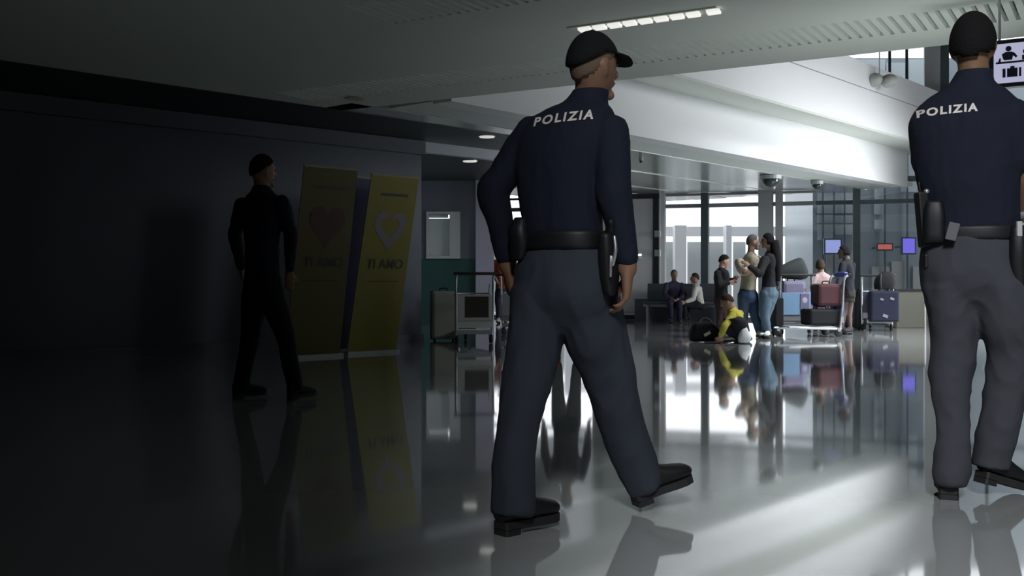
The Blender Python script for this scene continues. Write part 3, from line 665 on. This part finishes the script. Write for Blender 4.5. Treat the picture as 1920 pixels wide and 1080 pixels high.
# --- second officer: bareheaded, short sleeves
r2, h2 = yawv(24)
J2 = dict(head=W(1824, 88, 4.34), neck=W(1826, 150, 4.33), pelvis=W(1822, 480, 4.30), sR=W(1892, 216, 4.22), eR=W(1911, 322, 4.24), wR=W(1914, 408, 4.40), sL=W(1752, 218, 4.40), eL=W(1745, 330, 4.50), wL=W(1800, 380, 4.62),
          hL=W(1784, 530, 4.34), kL=W(1785, 700, 4.30), aL=W(1784, 892, 4.23), hR=W(1880, 530, 4.24), kR=W(1893, 690, 4.26), aR=W(1856, 860, 4.30), fL=W(1810, 930, 4.45), fR=W(1905, 915, 4.36))
J2['lL'] = V(((1782-CX)/F*4.19, 4.205, .034)); J2['pL'] = J2['lL']+V((.10, .27, 0)); J2['lR'] = W(1838, 889, 4.28); J2['pR'] = W(1916, 913, 4.37)
tor2 = [(W(1823, 446, 4.30), r2*.182, h2*.132), (W(1821, 400, 4.30), r2*.182, h2*.130), (W(1815, 340, 4.30), r2*.196, h2*.138), (W(1812, 280, 4.31), r2*.216, h2*.146), (W(1812, 226, 4.31), r2*.224, h2*.138), (W(1816, 186, 4.32), r2*.172, h2*.102), (W(1822, 156, 4.33), r2*.088, h2*.080), (W(1826, 136, 4.33), r2*.066, h2*.070)]
hip2 = [(W(1823, 432, 4.30), r2*.180, h2*.130), (W(1822, 470, 4.30), r2*.196, h2*.146), (W(1824, 520, 4.30), r2*.206, h2*.156), (W(1828, 552, 4.30), r2*.198, h2*.134), (W(1831, 584, 4.30), r2*.15, h2*.075)]
off2, I2 = figure('bareheaded policeman in short sleeved navy polo and grey trousers below the hanging sign', (1.88, 4.3, 0), J2, 24, 30, 1.10, M_polo, 'short', None, smooth=14,
                  hair=None, skin=M_skin2, vox=.010, torso=tor2, aR=(.078, .062, .045), tilt=2, wrinkle=(.0045, 10, .55), eyes='only',
                  handdir={'R': (V((-.5, .8, .2)), V((-.6, 0, -.5)), V((0, .3, 1))), 'L': (V((.9, .3, -.1)), V((0, -.2, -1)), V((0, .5, 1)))})
mb = MB(); mb.loft(hip2, 32, 4)
leg_tube(mb, [(1779, 530, 4.33, 48), (1787, 585, 4.33, 45), (1789, 640, 4.32, 41), (1783, 700, 4.31, 40), (1782, 750, 4.29, 32), (1785, 800, 4.27, 30), (1786, 850, 4.25, 31), (1786, 884, 4.23, 35), (1784, 912, 4.22, 29)])
leg_tube(mb, [(1880, 530, 4.25, 50), (1888, 600, 4.25, 50), (1897, 655, 4.26, 44), (1890, 715, 4.27, 39), (1876, 780, 4.28, 38), (1862, 840, 4.29, 35), (1856, 878, 4.29, 35)])
link('trousers', voxel(mb, .0095, 12, off2.location, (.010, 7, .8)), M_trouser2, off2, True)
letters_on(off2, I2['shirt'].data, W(1785, 208, 4.16), V((.97, -.24, 0)).normalized(), V((0, 0, 1)), V((.14, 1, 0)).normalized(), size=.0475, rise=.03, bold=.0018, shear=.16, spacing=1.24)
belt(off2, W(1823, 438, 4.30), r2, h2, .194, .144, .028)
def fhair(u):
    line = -.20+.45*u.y; k = 1.13 if u.z > line else .82
    return V((u.x*k, u.y*k, u.z*1.12 if u.z > line else u.z*.8))
MB().ball(I2['hc']+I2['hz']*.012, I2['hr']*.082, I2['hy']*.104, I2['hz']*.122, 32, 22, fhair).build('hair', M_hair, off2, True)
MB().loft([(W(1818, 172, 4.325), r2*.108, h2*.088), (W(1822, 154, 4.33), r2*.086, h2*.078), (W(1827, 134, 4.33), r2*.070, h2*.074)], 26, 3).build('collar', M_polo, off2, True)
c = W(1786, 434, 4.155)
MB().box(c, .021, .006, .036, mtx=Matrix.Rotation(R(-24), 3, 'Z')@Matrix.Rotation(R(14), 3, 'Y')).build('belt_loop', mat('loop_grey', (.10, .10, .115), .7), off2, bevel=.004)
c = W(1731, 412, 4.30)
ra = MB().box(c, .022, .030, .115, mtx=Matrix.Rotation(R(-5), 3, 'Y')).build('radio', M_leather, off2, bevel=.008)
MB().limb([c+V((-.012, 0, .11)), c+V((-.018, 0, .155))], [.006, .004], 8, 1, smooth=False).build('antenna', M_leather, ra, True)
MB().ball(c+V((.006, -.02, .115)), (.012, 0, 0), (0, .012, 0), (0, 0, .012), 10, 8).build('knob', M_steel, ra, True)
c = W(1752, 418, 4.245)
MB().loft([(c+V((0, 0, .09)), r2*.032, h2*.03), (c+V((0, 0, .03)), r2*.042, h2*.038), (c-V((0, 0, .08)), r2*.040, h2*.034)], 18, 3, 3.5).build('pouch', M_leather, off2, True)
c = W(1737, 490, 4.30); MB().box(c, .016, .028, .03).build('pouch', M_leather, off2, bevel=.008)
c = W(1908, 470, 4.165)
ho = MB().loft([(c+V((0, 0, .10)), r2*.030, h2*.05), (c+V((0, 0, .02)), r2*.036, h2*.06), (c-V((0, 0, .07)), r2*.034, h2*.052), (c-V((-.012, 0, .16)), r2*.024, h2*.032)], 18, 3, 3).build('holster', M_leather, off2, True)
MB().box(c+V((-.018, -.05, .085)), .010, .008, .030).build('buckle', M_column, ho, bevel=.003)
c = W(1919, 392, 4.36); MB().limb([c-V((.02, -.02, .015)), c+V((-.004, 0, .01))], [.037, .037], 14, 1, smooth=False, rnd=False).build('watch', M_steel, off2, True)

# --- people in the hall; joints as image columns/rows at a depth, so they stand where the photograph has them
def fig(label, Y, K, yaw, hyaw, s, **kw):
    J = {}
    for k, v in K.items(): J[k] = W(v[0], v[1], Y+(v[2] if len(v) > 2 else 0))
    for q in 'LR':
        J['a'+q].z = max(J['a'+q].z, .085*s)
    c = (J['aL']+J['aR'])/2
    return figure(label, (c.x, c.y, 0), J, yaw, hyaw, s, **kw)
# officer in the unlit left part of the hall
fig('person in dark clothing walking through the unlit left part of the hall', 7.8, dict(head=(492, 322), neck=(490, 352), pelvis=(492, 520), sR=(528, 378, -.1), eR=(545, 440, -.05), wR=(543, 505, -.05), sL=(455, 382, .1), eL=(440, 440, .15), wL=(452, 500, .25),
    hL=(478, 545, .05), kL=(470, 630, .1), aL=(452, 728, .1), hR=(506, 545, -.05), kR=(535, 630, .0), aR=(553, 730, .0), fL=(470, 742, .15), fR=(598, 740, .2)), 40, 50, 1.0, top=M_shirt, legs=cloth('charcoal', (.008, .008, .009)), skin=M_skin, hair=M_hair)
# walker hidden behind the first officer, seen between the legs and in the floor
fig('person in grey with red shoes standing behind the striding policeman', 12.4, dict(head=(1062, 405), neck=(1062, 428), pelvis=(1061, 530), sL=(1035, 442), eL=(1022, 485), wL=(1020, 530), sR=(1089, 442), eR=(1100, 485), wR=(1103, 530),
    hL=(1049, 542), kL=(1046, 600), aL=(1045, 655), hR=(1073, 542), kR=(1078, 600), aR=(1082, 655), fL=(1042, 664, -.2), fR=(1086, 664, -.2)), 180, 170, 1.0, top=cloth('mid_grey', (.12, .12, .13)), legs=cloth('slate', (.06, .07, .08)), shoes=cloth('red', (.35, .03, .03)))
fig('person in red top and purple shorts standing beyond the grey side wall', 22.5, dict(head=(942, 474), neck=(942, 484), pelvis=(942, 543), sL=(928, 491), eL=(925, 516), wL=(934, 532, -.2), sR=(956, 491), eR=(959, 516), wR=(952, 532, -.2),
    hL=(936, 548), kL=(935, 576), aL=(935, 601), hR=(948, 548), kR=(948, 576), aR=(948, 601), fL=(933, 605, -.2), fR=(948, 605, -.2)), 180, 180, 1.0, top=cloth('brick_red', (.22, .035, .02)), legs=cloth('purple_black', (.03, .025, .05)), hair=M_hairb, shoes=cloth('offwhite', (.5, .5, .5)), sleeve='short')
# couple
fig('man in beige shirt and jeans embracing the woman in black', 16.6, dict(head=(1411, 455, .02), neck=(1408, 474), pelvis=(1402, 545), sR=(1386, 492, -.12), eR=(1397, 512, -.30), wR=(1424, 497, -.30), sL=(1421, 487, .14), eL=(1432, 503, .2), wL=(1446, 492, .22),
    hL=(1410, 552, .05), kL=(1414, 588, .05), aL=(1423, 622, .05), hR=(1394, 552, -.05), kR=(1394, 590, .0), aR=(1391, 626, .05), fL=(1430, 632, -.1), fR=(1394, 636, -.2)), 75, 80, 1.02, top=cloth('beige', (.33, .30, .23)), legs=cloth('jeans_dark', (.035, .055, .10)), hair=M_hairg, sleeve='short', skin=M_skinp, shoes=cloth('pale_shoe', (.45, .46, .45)), torso=None, aR=(.075, .060, .045), wrinkle=(.012, 7, .7))
tW, IW = fig('woman with long black hair, black top and blue jeans embracing the man', 16.5, dict(head=(1440, 452, -.02), neck=(1444, 472), pelvis=(1441, 540), sL=(1434, 488, -.16), eL=(1424, 514, -.32), wL=(1406, 500, -.35), sR=(1452, 486, .12), eR=(1440, 505, .3), wR=(1415, 492, .3),
    hL=(1436, 550, -.06), kL=(1433, 590, -.04), aL=(1440, 624, .0), hR=(1448, 550, .06), kR=(1437, 590, .05), aR=(1432, 624, .1), fL=(1436, 633, -.2), fR=(1428, 633, -.1)), 285, 285, .97, top=cloth('black_top', (.012, .013, .016)), legs=cloth('jeans_blue', (.075, .115, .155)), hair=M_hair, hstyle='long', skin=M_skinp, shoes=cloth('pale_shoe', (.45, .46, .45)), aR=(.068, .058, .045), legR=(.105, .075, .062), wrinkle=(.01, 7, .7))
MB().loft([(W(1449, 450, 16.5), V((.085, 0, 0)), V((0, .10, 0))), (W(1453, 475, 16.5), V((.09, 0, 0)), V((0, .13, 0))), (W(1456, 505, 16.5), V((.075, 0, 0)), V((0, .12, 0))), (W(1457, 528, 16.5), V((.045, 0, 0)), V((0, .07, 0)))], 20, 4).build('hair', M_hair, tW, True)
# man reading, seen from the side
fig('man in black jacket looking down, standing left of the embracing couple', 18.6, dict(head=(1357, 490), neck=(1353, 503), pelvis=(1352, 558), sL=(1345, 512, -.1), eL=(1349, 534, -.2), wL=(1366, 530, -.2), sR=(1360, 510, .14), eR=(1364, 530, .2), wR=(1374, 524, .1),
    hL=(1350, 566), kL=(1350, 592), aL=(1348, 610), hR=(1356, 566), kR=(1358, 592), aR=(1358, 610), fL=(1356, 616), fR=(1366, 616)), 70, 80, .95, top=cloth('black_jacket', (.012, .012, .014)), legs=cloth('brown_dark', (.03, .018, .015)), hair=M_hair, tilt=15, wrinkle=(.01, 7, .7))
# crouching person
tC, IC = fig('crouching person in yellow and dark clothing rummaging beside the black bag', 15.3, dict(head=(1364, 566, -.15), neck=(1372, 577), pelvis=(1392, 626, .1), sL=(1374, 592, -.22), eL=(1358, 612, -.35), wL=(1352, 628, -.3), sR=(1388, 588, .2), eR=(1372, 608, .25), wR=(1356, 622, .2),
    hL=(1391, 630, -.1), kL=(1364, 615, -.18), aL=(1380, 640, -.1), hR=(1394, 628, .15), kR=(1370, 606, .25), aR=(1392, 640, .2), fL=(1366, 643, -.15), fR=(1378, 640, .15)), 290, 285, .95, top=cloth('yellow', (.36, .33, .05)), legs=cloth('ink', (.02, .024, .04)), hair=M_hairb, sleeve='long', tilt=25, wrinkle=(.01, 7, .7), shoes=cloth('pale_shoe', (.45, .46, .45)))
MB().loft([(W(1372, 596, 15.1), V((.12, 0, .02)), V((0, .16, 0))), (W(1384, 606, 15.1), V((.12, 0, .05)), V((0, .17, 0))), (W(1392, 626, 15.15), V((.10, 0, .05)), V((0, .16, 0)))], 20, 4).build('vest', cloth('vest_black', (.014, .014, .016)), tC, True)
# seated pair
seat = dict(wrinkle=(.01, 7, .7))
fig('seated man in purple navy jacket on the dark waiting seats', 23.4, dict(head=(1264, 516), neck=(1264, 527), pelvis=(1264, 566, .1), sL=(1278, 534), eL=(1283, 553, -.1), wL=(1272, 562, -.4), sR=(1250, 534), eR=(1246, 553, -.1), wR=(1258, 561, -.4),
    hL=(1270, 568), kL=(1274, 570, -.55), aL=(1274, 598, -.5), hR=(1258, 568), kR=(1256, 570, -.55), aR=(1258, 598, -.5), fL=(1275, 603, -.75), fR=(1257, 603, -.75)), 180, 170, .97, top=cloth('purple_navy', (.05, .045, .08)), legs=cloth('navy_leg', (.02, .024, .045)), hair=M_hairg, **seat)
fig('seated woman in white blouse and black trousers on the dark waiting seats', 23.2, dict(head=(1303, 522), neck=(1305, 533), pelvis=(1312, 570), sL=(1304, 541, -.18), eL=(1300, 560, -.25), wL=(1286, 566, -.3), sR=(1312, 541, .18), eR=(1302, 560, .25), wR=(1288, 564, .2),
    hL=(1309, 572, -.1), kL=(1283, 571, -.14), aL=(1284, 598, -.1), hR=(1311, 572, .1), kR=(1286, 570, .12), aR=(1290, 598, .1), fL=(1276, 603, -.1), fR=(1281, 603, .1)), 275, 275, .95, top=cloth('white_blouse', (.50, .48, .45)), legs=cloth('black_leg', (.012, .013, .016)), hair=M_hairb, hstyle='short', **seat)
# person in pink behind the second trolley, and the woman in the dark skirt
tP, IP = fig('person with brown hair and pale pink top turned away behind the trolley', 18.6, dict(head=(1538, 499), neck=(1539, 511), pelvis=(1536, 560), sL=(1528, 519, -.05), eL=(1524, 538, -.05), wL=(1528, 555, -.1), sR=(1549, 519, .05), eR=(1553, 537, .1), wR=(1556, 550, .2),
    hL=(1531, 568), kL=(1530, 590), aL=(1529, 612), hR=(1541, 568), kR=(1541, 590), aR=(1541, 612), fL=(1528, 611, .2), fR=(1542, 611, .2)), 10, 15, .98, top=cloth('pink', (.42, .31, .30)), legs=cloth('mauve', (.10, .07, .09)), hair=M_hairb, hstyle='long', wrinkle=(.012, 7, .7))
fig('woman in black jacket and dark skirt standing at the trolley handle', 17.8, dict(head=(1583, 473), neck=(1587, 487), pelvis=(1590, 548), sL=(1580, 496, -.12), eL=(1577, 520, -.2), wL=(1572, 534, -.3), sR=(1598, 496, .12), eR=(1596, 522, .12), wR=(1584, 538, .0),
    hL=(1584, 556), kL=(1582, 590), aL=(1578, 620), hR=(1594, 556), kR=(1593, 590), aR=(1594, 620), fL=(1570, 628), fR=(1588, 628, -.1)), 280, 285, .98, top=cloth('jacket_navyblack', (.014, .015, .022)), skirt=(cloth('skirt_brown', (.022, .019, .017)), .55, .15), hair=M_hair, hstyle='long', skin=mat('legs_brown', (.10, .065, .05), .6), wrinkle=(.01, 7, .7), shoes=cloth('dark_shoe', (.03, .03, .035)))

# ------------------------------------------------------------------ trolleys and luggage
def trolley(label, loc, rot, ad=(.15, .3, .5), picture=None, panel=M_steel, cover=None):
    """baggage trolley: handle at -y end, nose wheel towards +y"""
    t = thing('baggage_trolley', label, 'trolley', (0, 0, 0), 0, 'airport baggage trolleys')
    def tube(pts, r, name, m=M_steel, par=t, sm=True): return MB().limb(pts, [r]*len(pts), 10, 3, smooth=sm and len(pts) > 2).build(name, m, par, True)
    for sx in (-1, 1):
        tube([V((sx*.26, -.38, .10)), V((sx*.27, -.42, .5)), V((sx*.27, -.45, .92)), V((sx*.27, -.52, 1.0))], .018, 'upright')
        tube([V((sx*.26, -.40, .13)), V((sx*.20, .2, .14)), V((sx*.10, .58, .14))], .018, 'rail')
    hb = tube([V((-.30, -.53, 1.01)), V((.30, -.53, 1.01))], .022, 'handle', M_rubber, sm=False)
    MB().box((0, -.40, .165), .26, .02, .03).build('cross_bar', M_steel, t)
    MB().box((0, .05, .16), .2, .4, .012).build('deck', M_steel, t, bevel=.01)
    a = MB().box((0, -.455, .52), .245, .012, .19).build('ad_panel', mat('ad_%d' % int(ad[2]*100), ad, .4), t, bevel=.005)
    if picture: MB().box((.03, -.47, .53), .17, .004, .15).build('picture', picture, a)
    MB().box((0, -.44, .28), .25, .012, .05).build('lower_panel', panel, t)
    bk = MB(); bk.limb([V((-.25, -.30, .70)), V((-.25, -.12, .72)), V((.25, -.12, .72)), V((.25, -.30, .70))], [.01]*4, 8, 2); bk.limb([V((-.25, -.12, .72)), V((-.24, -.3, .86))], [.008]*2, 6, 1); bk.limb([V((.25, -.12, .72)), V((.24, -.3, .86))], [.008]*2, 6, 1)
    for x in (-.15, -.05, .05, .15): bk.limb([V((x, -.12, .72)), V((x, -.40, .66))], [.006]*2, 6, 1)
    if cover: MB().box((0, -.53, 1.01), .17, .035, .045).build('handle_cover', cover, t, bevel=.015)
    else: bk.build('basket', M_steel, t, True)
    for (x, y) in ((-.25, -.36), (.25, -.36), (0, .56)):
        w = MB().limb([V((x-.02, y, .065)), V((x+.02, y, .065))], [.062, .062], 18, 1, smooth=False, rnd=False).build('wheel', M_rubber, t, True)
        MB().box((x, y, .12), .03, .02, .03).build('fork', M_steel, w)
    t.location = loc; t.rotation_euler = (0, 0, rot); return t
def suitcase(label, loc, rot, sx, sy, sz, m, name='suitcase', cat='suitcase', tags=None, lean=0, wheels=True):
    t = thing(name, label, cat, (0, 0, 0))
    MB().box((0, 0, sz/2+.03), sx/2, sy/2, sz/2).build('shell', m, t, bevel=min(sx, sy, sz)*.14)
    MB().box((0, 0, sz/2+.03), sx/2+.004, .008, sz/2+.004).build('zip', M_rubber, t, bevel=.004)
    MB().limb([V((-sx*.15, 0, sz+.03)), V((-sx*.13, 0, sz+.07)), V((sx*.13, 0, sz+.07)), V((sx*.15, 0, sz+.03))], [.012]*4, 8, 3).build('handle', M_rubber, t, True)
    if wheels:
        for a in (-1, 1): MB().limb([V((a*sx*.35-.015, 0, .03)), V((a*sx*.35+.015, 0, .03))], [.03, .03], 12, 1, smooth=False, rnd=False).build('wheel', M_rubber, t, True)
    for (x, z, w) in tags or ():
        MB().box((x, -sy/2-.006, z), w, .004, w*.6, mtx=Matrix.Rotation(.4, 3, 'Y')).build('sticker', M_bwhite, t)
    t.location = loc; t.rotation_euler = (lean, 0, rot); return t
def softbag(label, c, secs, m, name, cat, straps=()):
    t = thing(name, label, cat, c)
    MB().loft(secs, 24, 5, 2.8).build('body', m, t, True)
    for pts, r in straps: MB().limb(pts, [r]*len(pts), 8, 4).build('strap', M_rubber, t, True)
    return t
# blue panel trolley
pA = W(1492, 622, 17.8); pA.z = 0
trolley('trolley with light blue panel standing beside the embracing woman', pA+V((0, .42, 0)), 0, (.16, .27, .42), None)
_a = [o for o in bpy.data.objects if o.name.startswith('ad_panel')][-1]
MB().box((.14, -.47, .52), .075, .004, .17).build('poster', mat('poster_mauve', (.13, .11, .19), .5), _a, off=(0, 0, 0)); MB().ball((.14, -.474, .58), (.045, 0, 0), (0, .003, 0), (0, 0, .05), 14, 8).build('emblem', mat('poster_pale', (.35, .33, .42), .5), _a, off=(0, 0, 0))
M_bagd = cloth('bag_charcoal', (.035, .042, .042)); M_bagn = cloth('bag_navy', (.014, .016, .032)); M_bagm = cloth('bag_maroon', (.055, .024, .028)); M_bagk = cloth('bag_black', (.010, .011, .013)); M_bagl = cloth('bag_lilac', (.17, .16, .24))
suitcase('lilac grey suitcase on the blue panel trolley under a dark bag', (pA.x+.04, pA.y+.45, .20), 0, .40, .5, .68, M_bagl, wheels=False)
q = pA+V((.02, .45, .09))
softbag('large charcoal duffel bag slumped on top of the lilac grey suitcase', q+V((0, 0, .84)), [(q+V((-.26, 0, .93)), V((0, .20, 0)), V((0, 0, .07))), (q+V((-.12, 0, .98)), V((0, .24, 0)), V((0, 0, .12))), (q+V((.06, 0, 1.02)), V((0, .24, 0)), V((0, 0, .17))), (q+V((.19, 0, 1.03)), V((0, .22, 0)), V((0, 0, .19))), (q+V((.27, 0, .96)), V((0, .18, 0)), V((0, 0, .10)))], M_bagd, 'duffel_bag', 'bag', [([q+V((-.25, -.2, .95)), q+V((-.29, -.22, .85)), q+V((-.26, -.2, .75))], .035)])
suitcase('narrow black suitcase standing between the woman in jeans and blue trolley', W(1456, 618, 17.1)*V((1, 1, 0)) if False else (W(1456, 618, 17.3).x, 17.3, 0), 0, .14, .4, .60, M_bagk)
# maroon luggage trolley seen from its side
pB = W(1548, 622, 17.2); pB.z = 0
trolley('trolley seen from its side with maroon bag and blue handle cover', (pB.x-.29, pB.y-.15, 0), R(97), (.1, .1, .3), None, cover=mat('cover_blue', (.05, .06, .30), .5))
c = V((pB.x-.24, pB.y-.15, .18))
suitcase('black suitcase lying low on the side-on trolley', (c.x+.12, c.y, c.z-.02), R(8), .55, .42, .26, M_bagk, wheels=False)
suitcase('maroon suitcase stacked over the black one on side-on trolley', (c.x+.20, c.y, c.z+.29), R(4), .40, .40, .36, M_bagm, wheels=False)
c2 = W(1566, 596, 17.0)
softbag('small pale pink cloth bag hanging at the side-on trolley', c2, [(c2+V((0, 0, .13)), V((.03, 0, 0)), V((0, .02, 0))), (c2+V((.01, 0, .02)), V((.06, 0, 0)), V((0, .04, 0))), (c2+V((.015, 0, -.09)), V((.07, 0, 0)), V((0, .05, 0))), (c2+V((.01, 0, -.16)), V((.05, 0, 0)), V((0, .03, 0)))], cloth('pale_pink', (.42, .31, .28)), 'cloth_bag', 'bag', [([c2+V((-.02, 0, .13)), c2+V((-.01, 0, .26)), c2+V((.02, 0, .13))], .008)])
# navy luggage trolley at the right
pC = W(1655, 612, 19.0); pC.z = 0
trolley('trolley loaded with navy suitcase and black backpack by the counter', pC+V((0, .45, 0)), R(-12), (.04, .04, .08), None)
suitcase('navy suitcase with white stickers on the trolley by the counter', (pC.x-.03, pC.y-.12, .14), R(-6), .50, .28, .56, M_bagn, tags=((-.06, .44, .03), (.12, .45, .035), (0, .14, .045)), wheels=False)
q = V((pC.x+.0, pC.y-.08, .76))
softbag('black rounded backpack on top of the navy suitcase', q, [(q, V((.17, 0, 0)), V((0, .11, 0))), (q+V((.01, 0, .12)), V((.185, 0, 0)), V((0, .13, 0))), (q+V((.03, 0, .25)), V((.15, 0, 0)), V((0, .11, 0))), (q+V((.05, 0, .32)), V((.07, 0, 0)), V((0, .06, 0)))], M_bagk, 'backpack', 'backpack', [([q+V((-.1, -.12, .28)), q+V((-.12, -.15, .14)), q+V((-.1, -.12, .0))], .015)])
q = W(1613, 580, 19.2); q.z = .0
suitcase('dark navy suitcase standing left of the loaded navy trolley', (q.x-.02, q.y+.45, 0), 0, .45, .26, .68, M_bagn)
softbag('small black backpack propped against the dark navy suitcase', V((q.x, q.y, .0)), [(q+V((0, 0, .03)), V((.10, 0, 0)), V((0, .08, 0))), (q+V((0, 0, .4)), V((.10, 0, 0)), V((0, .09, 0))), (q+V((-.01, 0, .62)), V((.08, 0, 0)), V((0, .08, 0))), (q+V((-.01, 0, .78)), V((.03, 0, 0)), V((0, .04, 0)))], M_bagk, 'backpack', 'backpack', [([q+V((.03, -.1, .45)), q+V((.05, -.12, .2)), q+V((.04, -.1, .05))], .03)])
# black bag on the floor
q = W(1322, 642, 15.4); q.z = 0
tb = softbag('black holdall with a pale tag lying on the floor before the seats', q, [(q+V((-.22, 0, .10)), V((0, .13, 0)), V((0, 0, .08))), (q+V((-.14, 0, .15)), V((0, .17, 0)), V((0, 0, .14))), (q+V((.08, 0, .15)), V((0, .17, 0)), V((0, 0, .14))), (q+V((.22, 0, .09)), V((0, .13, 0)), V((0, 0, .08)))], M_bagk, 'holdall', 'bag', [([q+V((-.12, -.12, .24)), q+V((-.06, -.06, .34)), q+V((.04, -.06, .34)), q+V((.1, -.12, .24))], .014)])
MB().box(q+V((.0, -.175, .13)), .05, .006, .022, mtx=Matrix.Rotation(R(-28), 3, 'Y')).build('tag', mat('tag_pale', (.5, .47, .36), .6), tb)
q2 = W(1395, 643, 15.0); q2.z = 0
softbag('crumpled white plastic bag on the floor beside the crouching person', q2, [(q2+V((0, 0, .02)), V((.08, 0, 0)), V((0, .07, 0))), (q2+V((.01, 0, .10)), V((.09, 0, 0)), V((0, .08, 0))), (q2+V((.0, 0, .2)), V((.055, 0, 0)), V((0, .05, 0))), (q2+V((.01, 0, .26)), V((.02, 0, 0)), V((0, .02, 0)))], mat('plastic_white', (.55, .57, .6), .4), 'plastic_bag', 'bag')
# trolleys beside the left wall
pD = W(880, 643, 15.0); pD.z = 0
trolley('trolley with dark framed picture parked at the grey side wall', pD+V((0, .42, 0)), R(10), (.38, .40, .38), mat('ad_picture_dark', (.03, .024, .02), .4), mat('panel_pale', (.42, .45, .43), .5))
suitcase('tall cream hard case beside the trolley with the dark picture', (W(830, 640, 15.5).x, 15.75, 0), R(10), .40, .34, .72, mat('case_cream', (.27, .28, .25), .45, var=.05))
pE = W(968, 632, 17.6); pE.z = 0
trolley('trolley half hidden behind the striding policeman', pE+V((.12, .3, 0)), R(-15), (.3, .32, .33), None)
pF = W(1846, 612, 20.0); pF.z = 0
trolley('trolley glimpsed between the legs of the bareheaded policeman', pF, R(30), (.3, .32, .34), None)
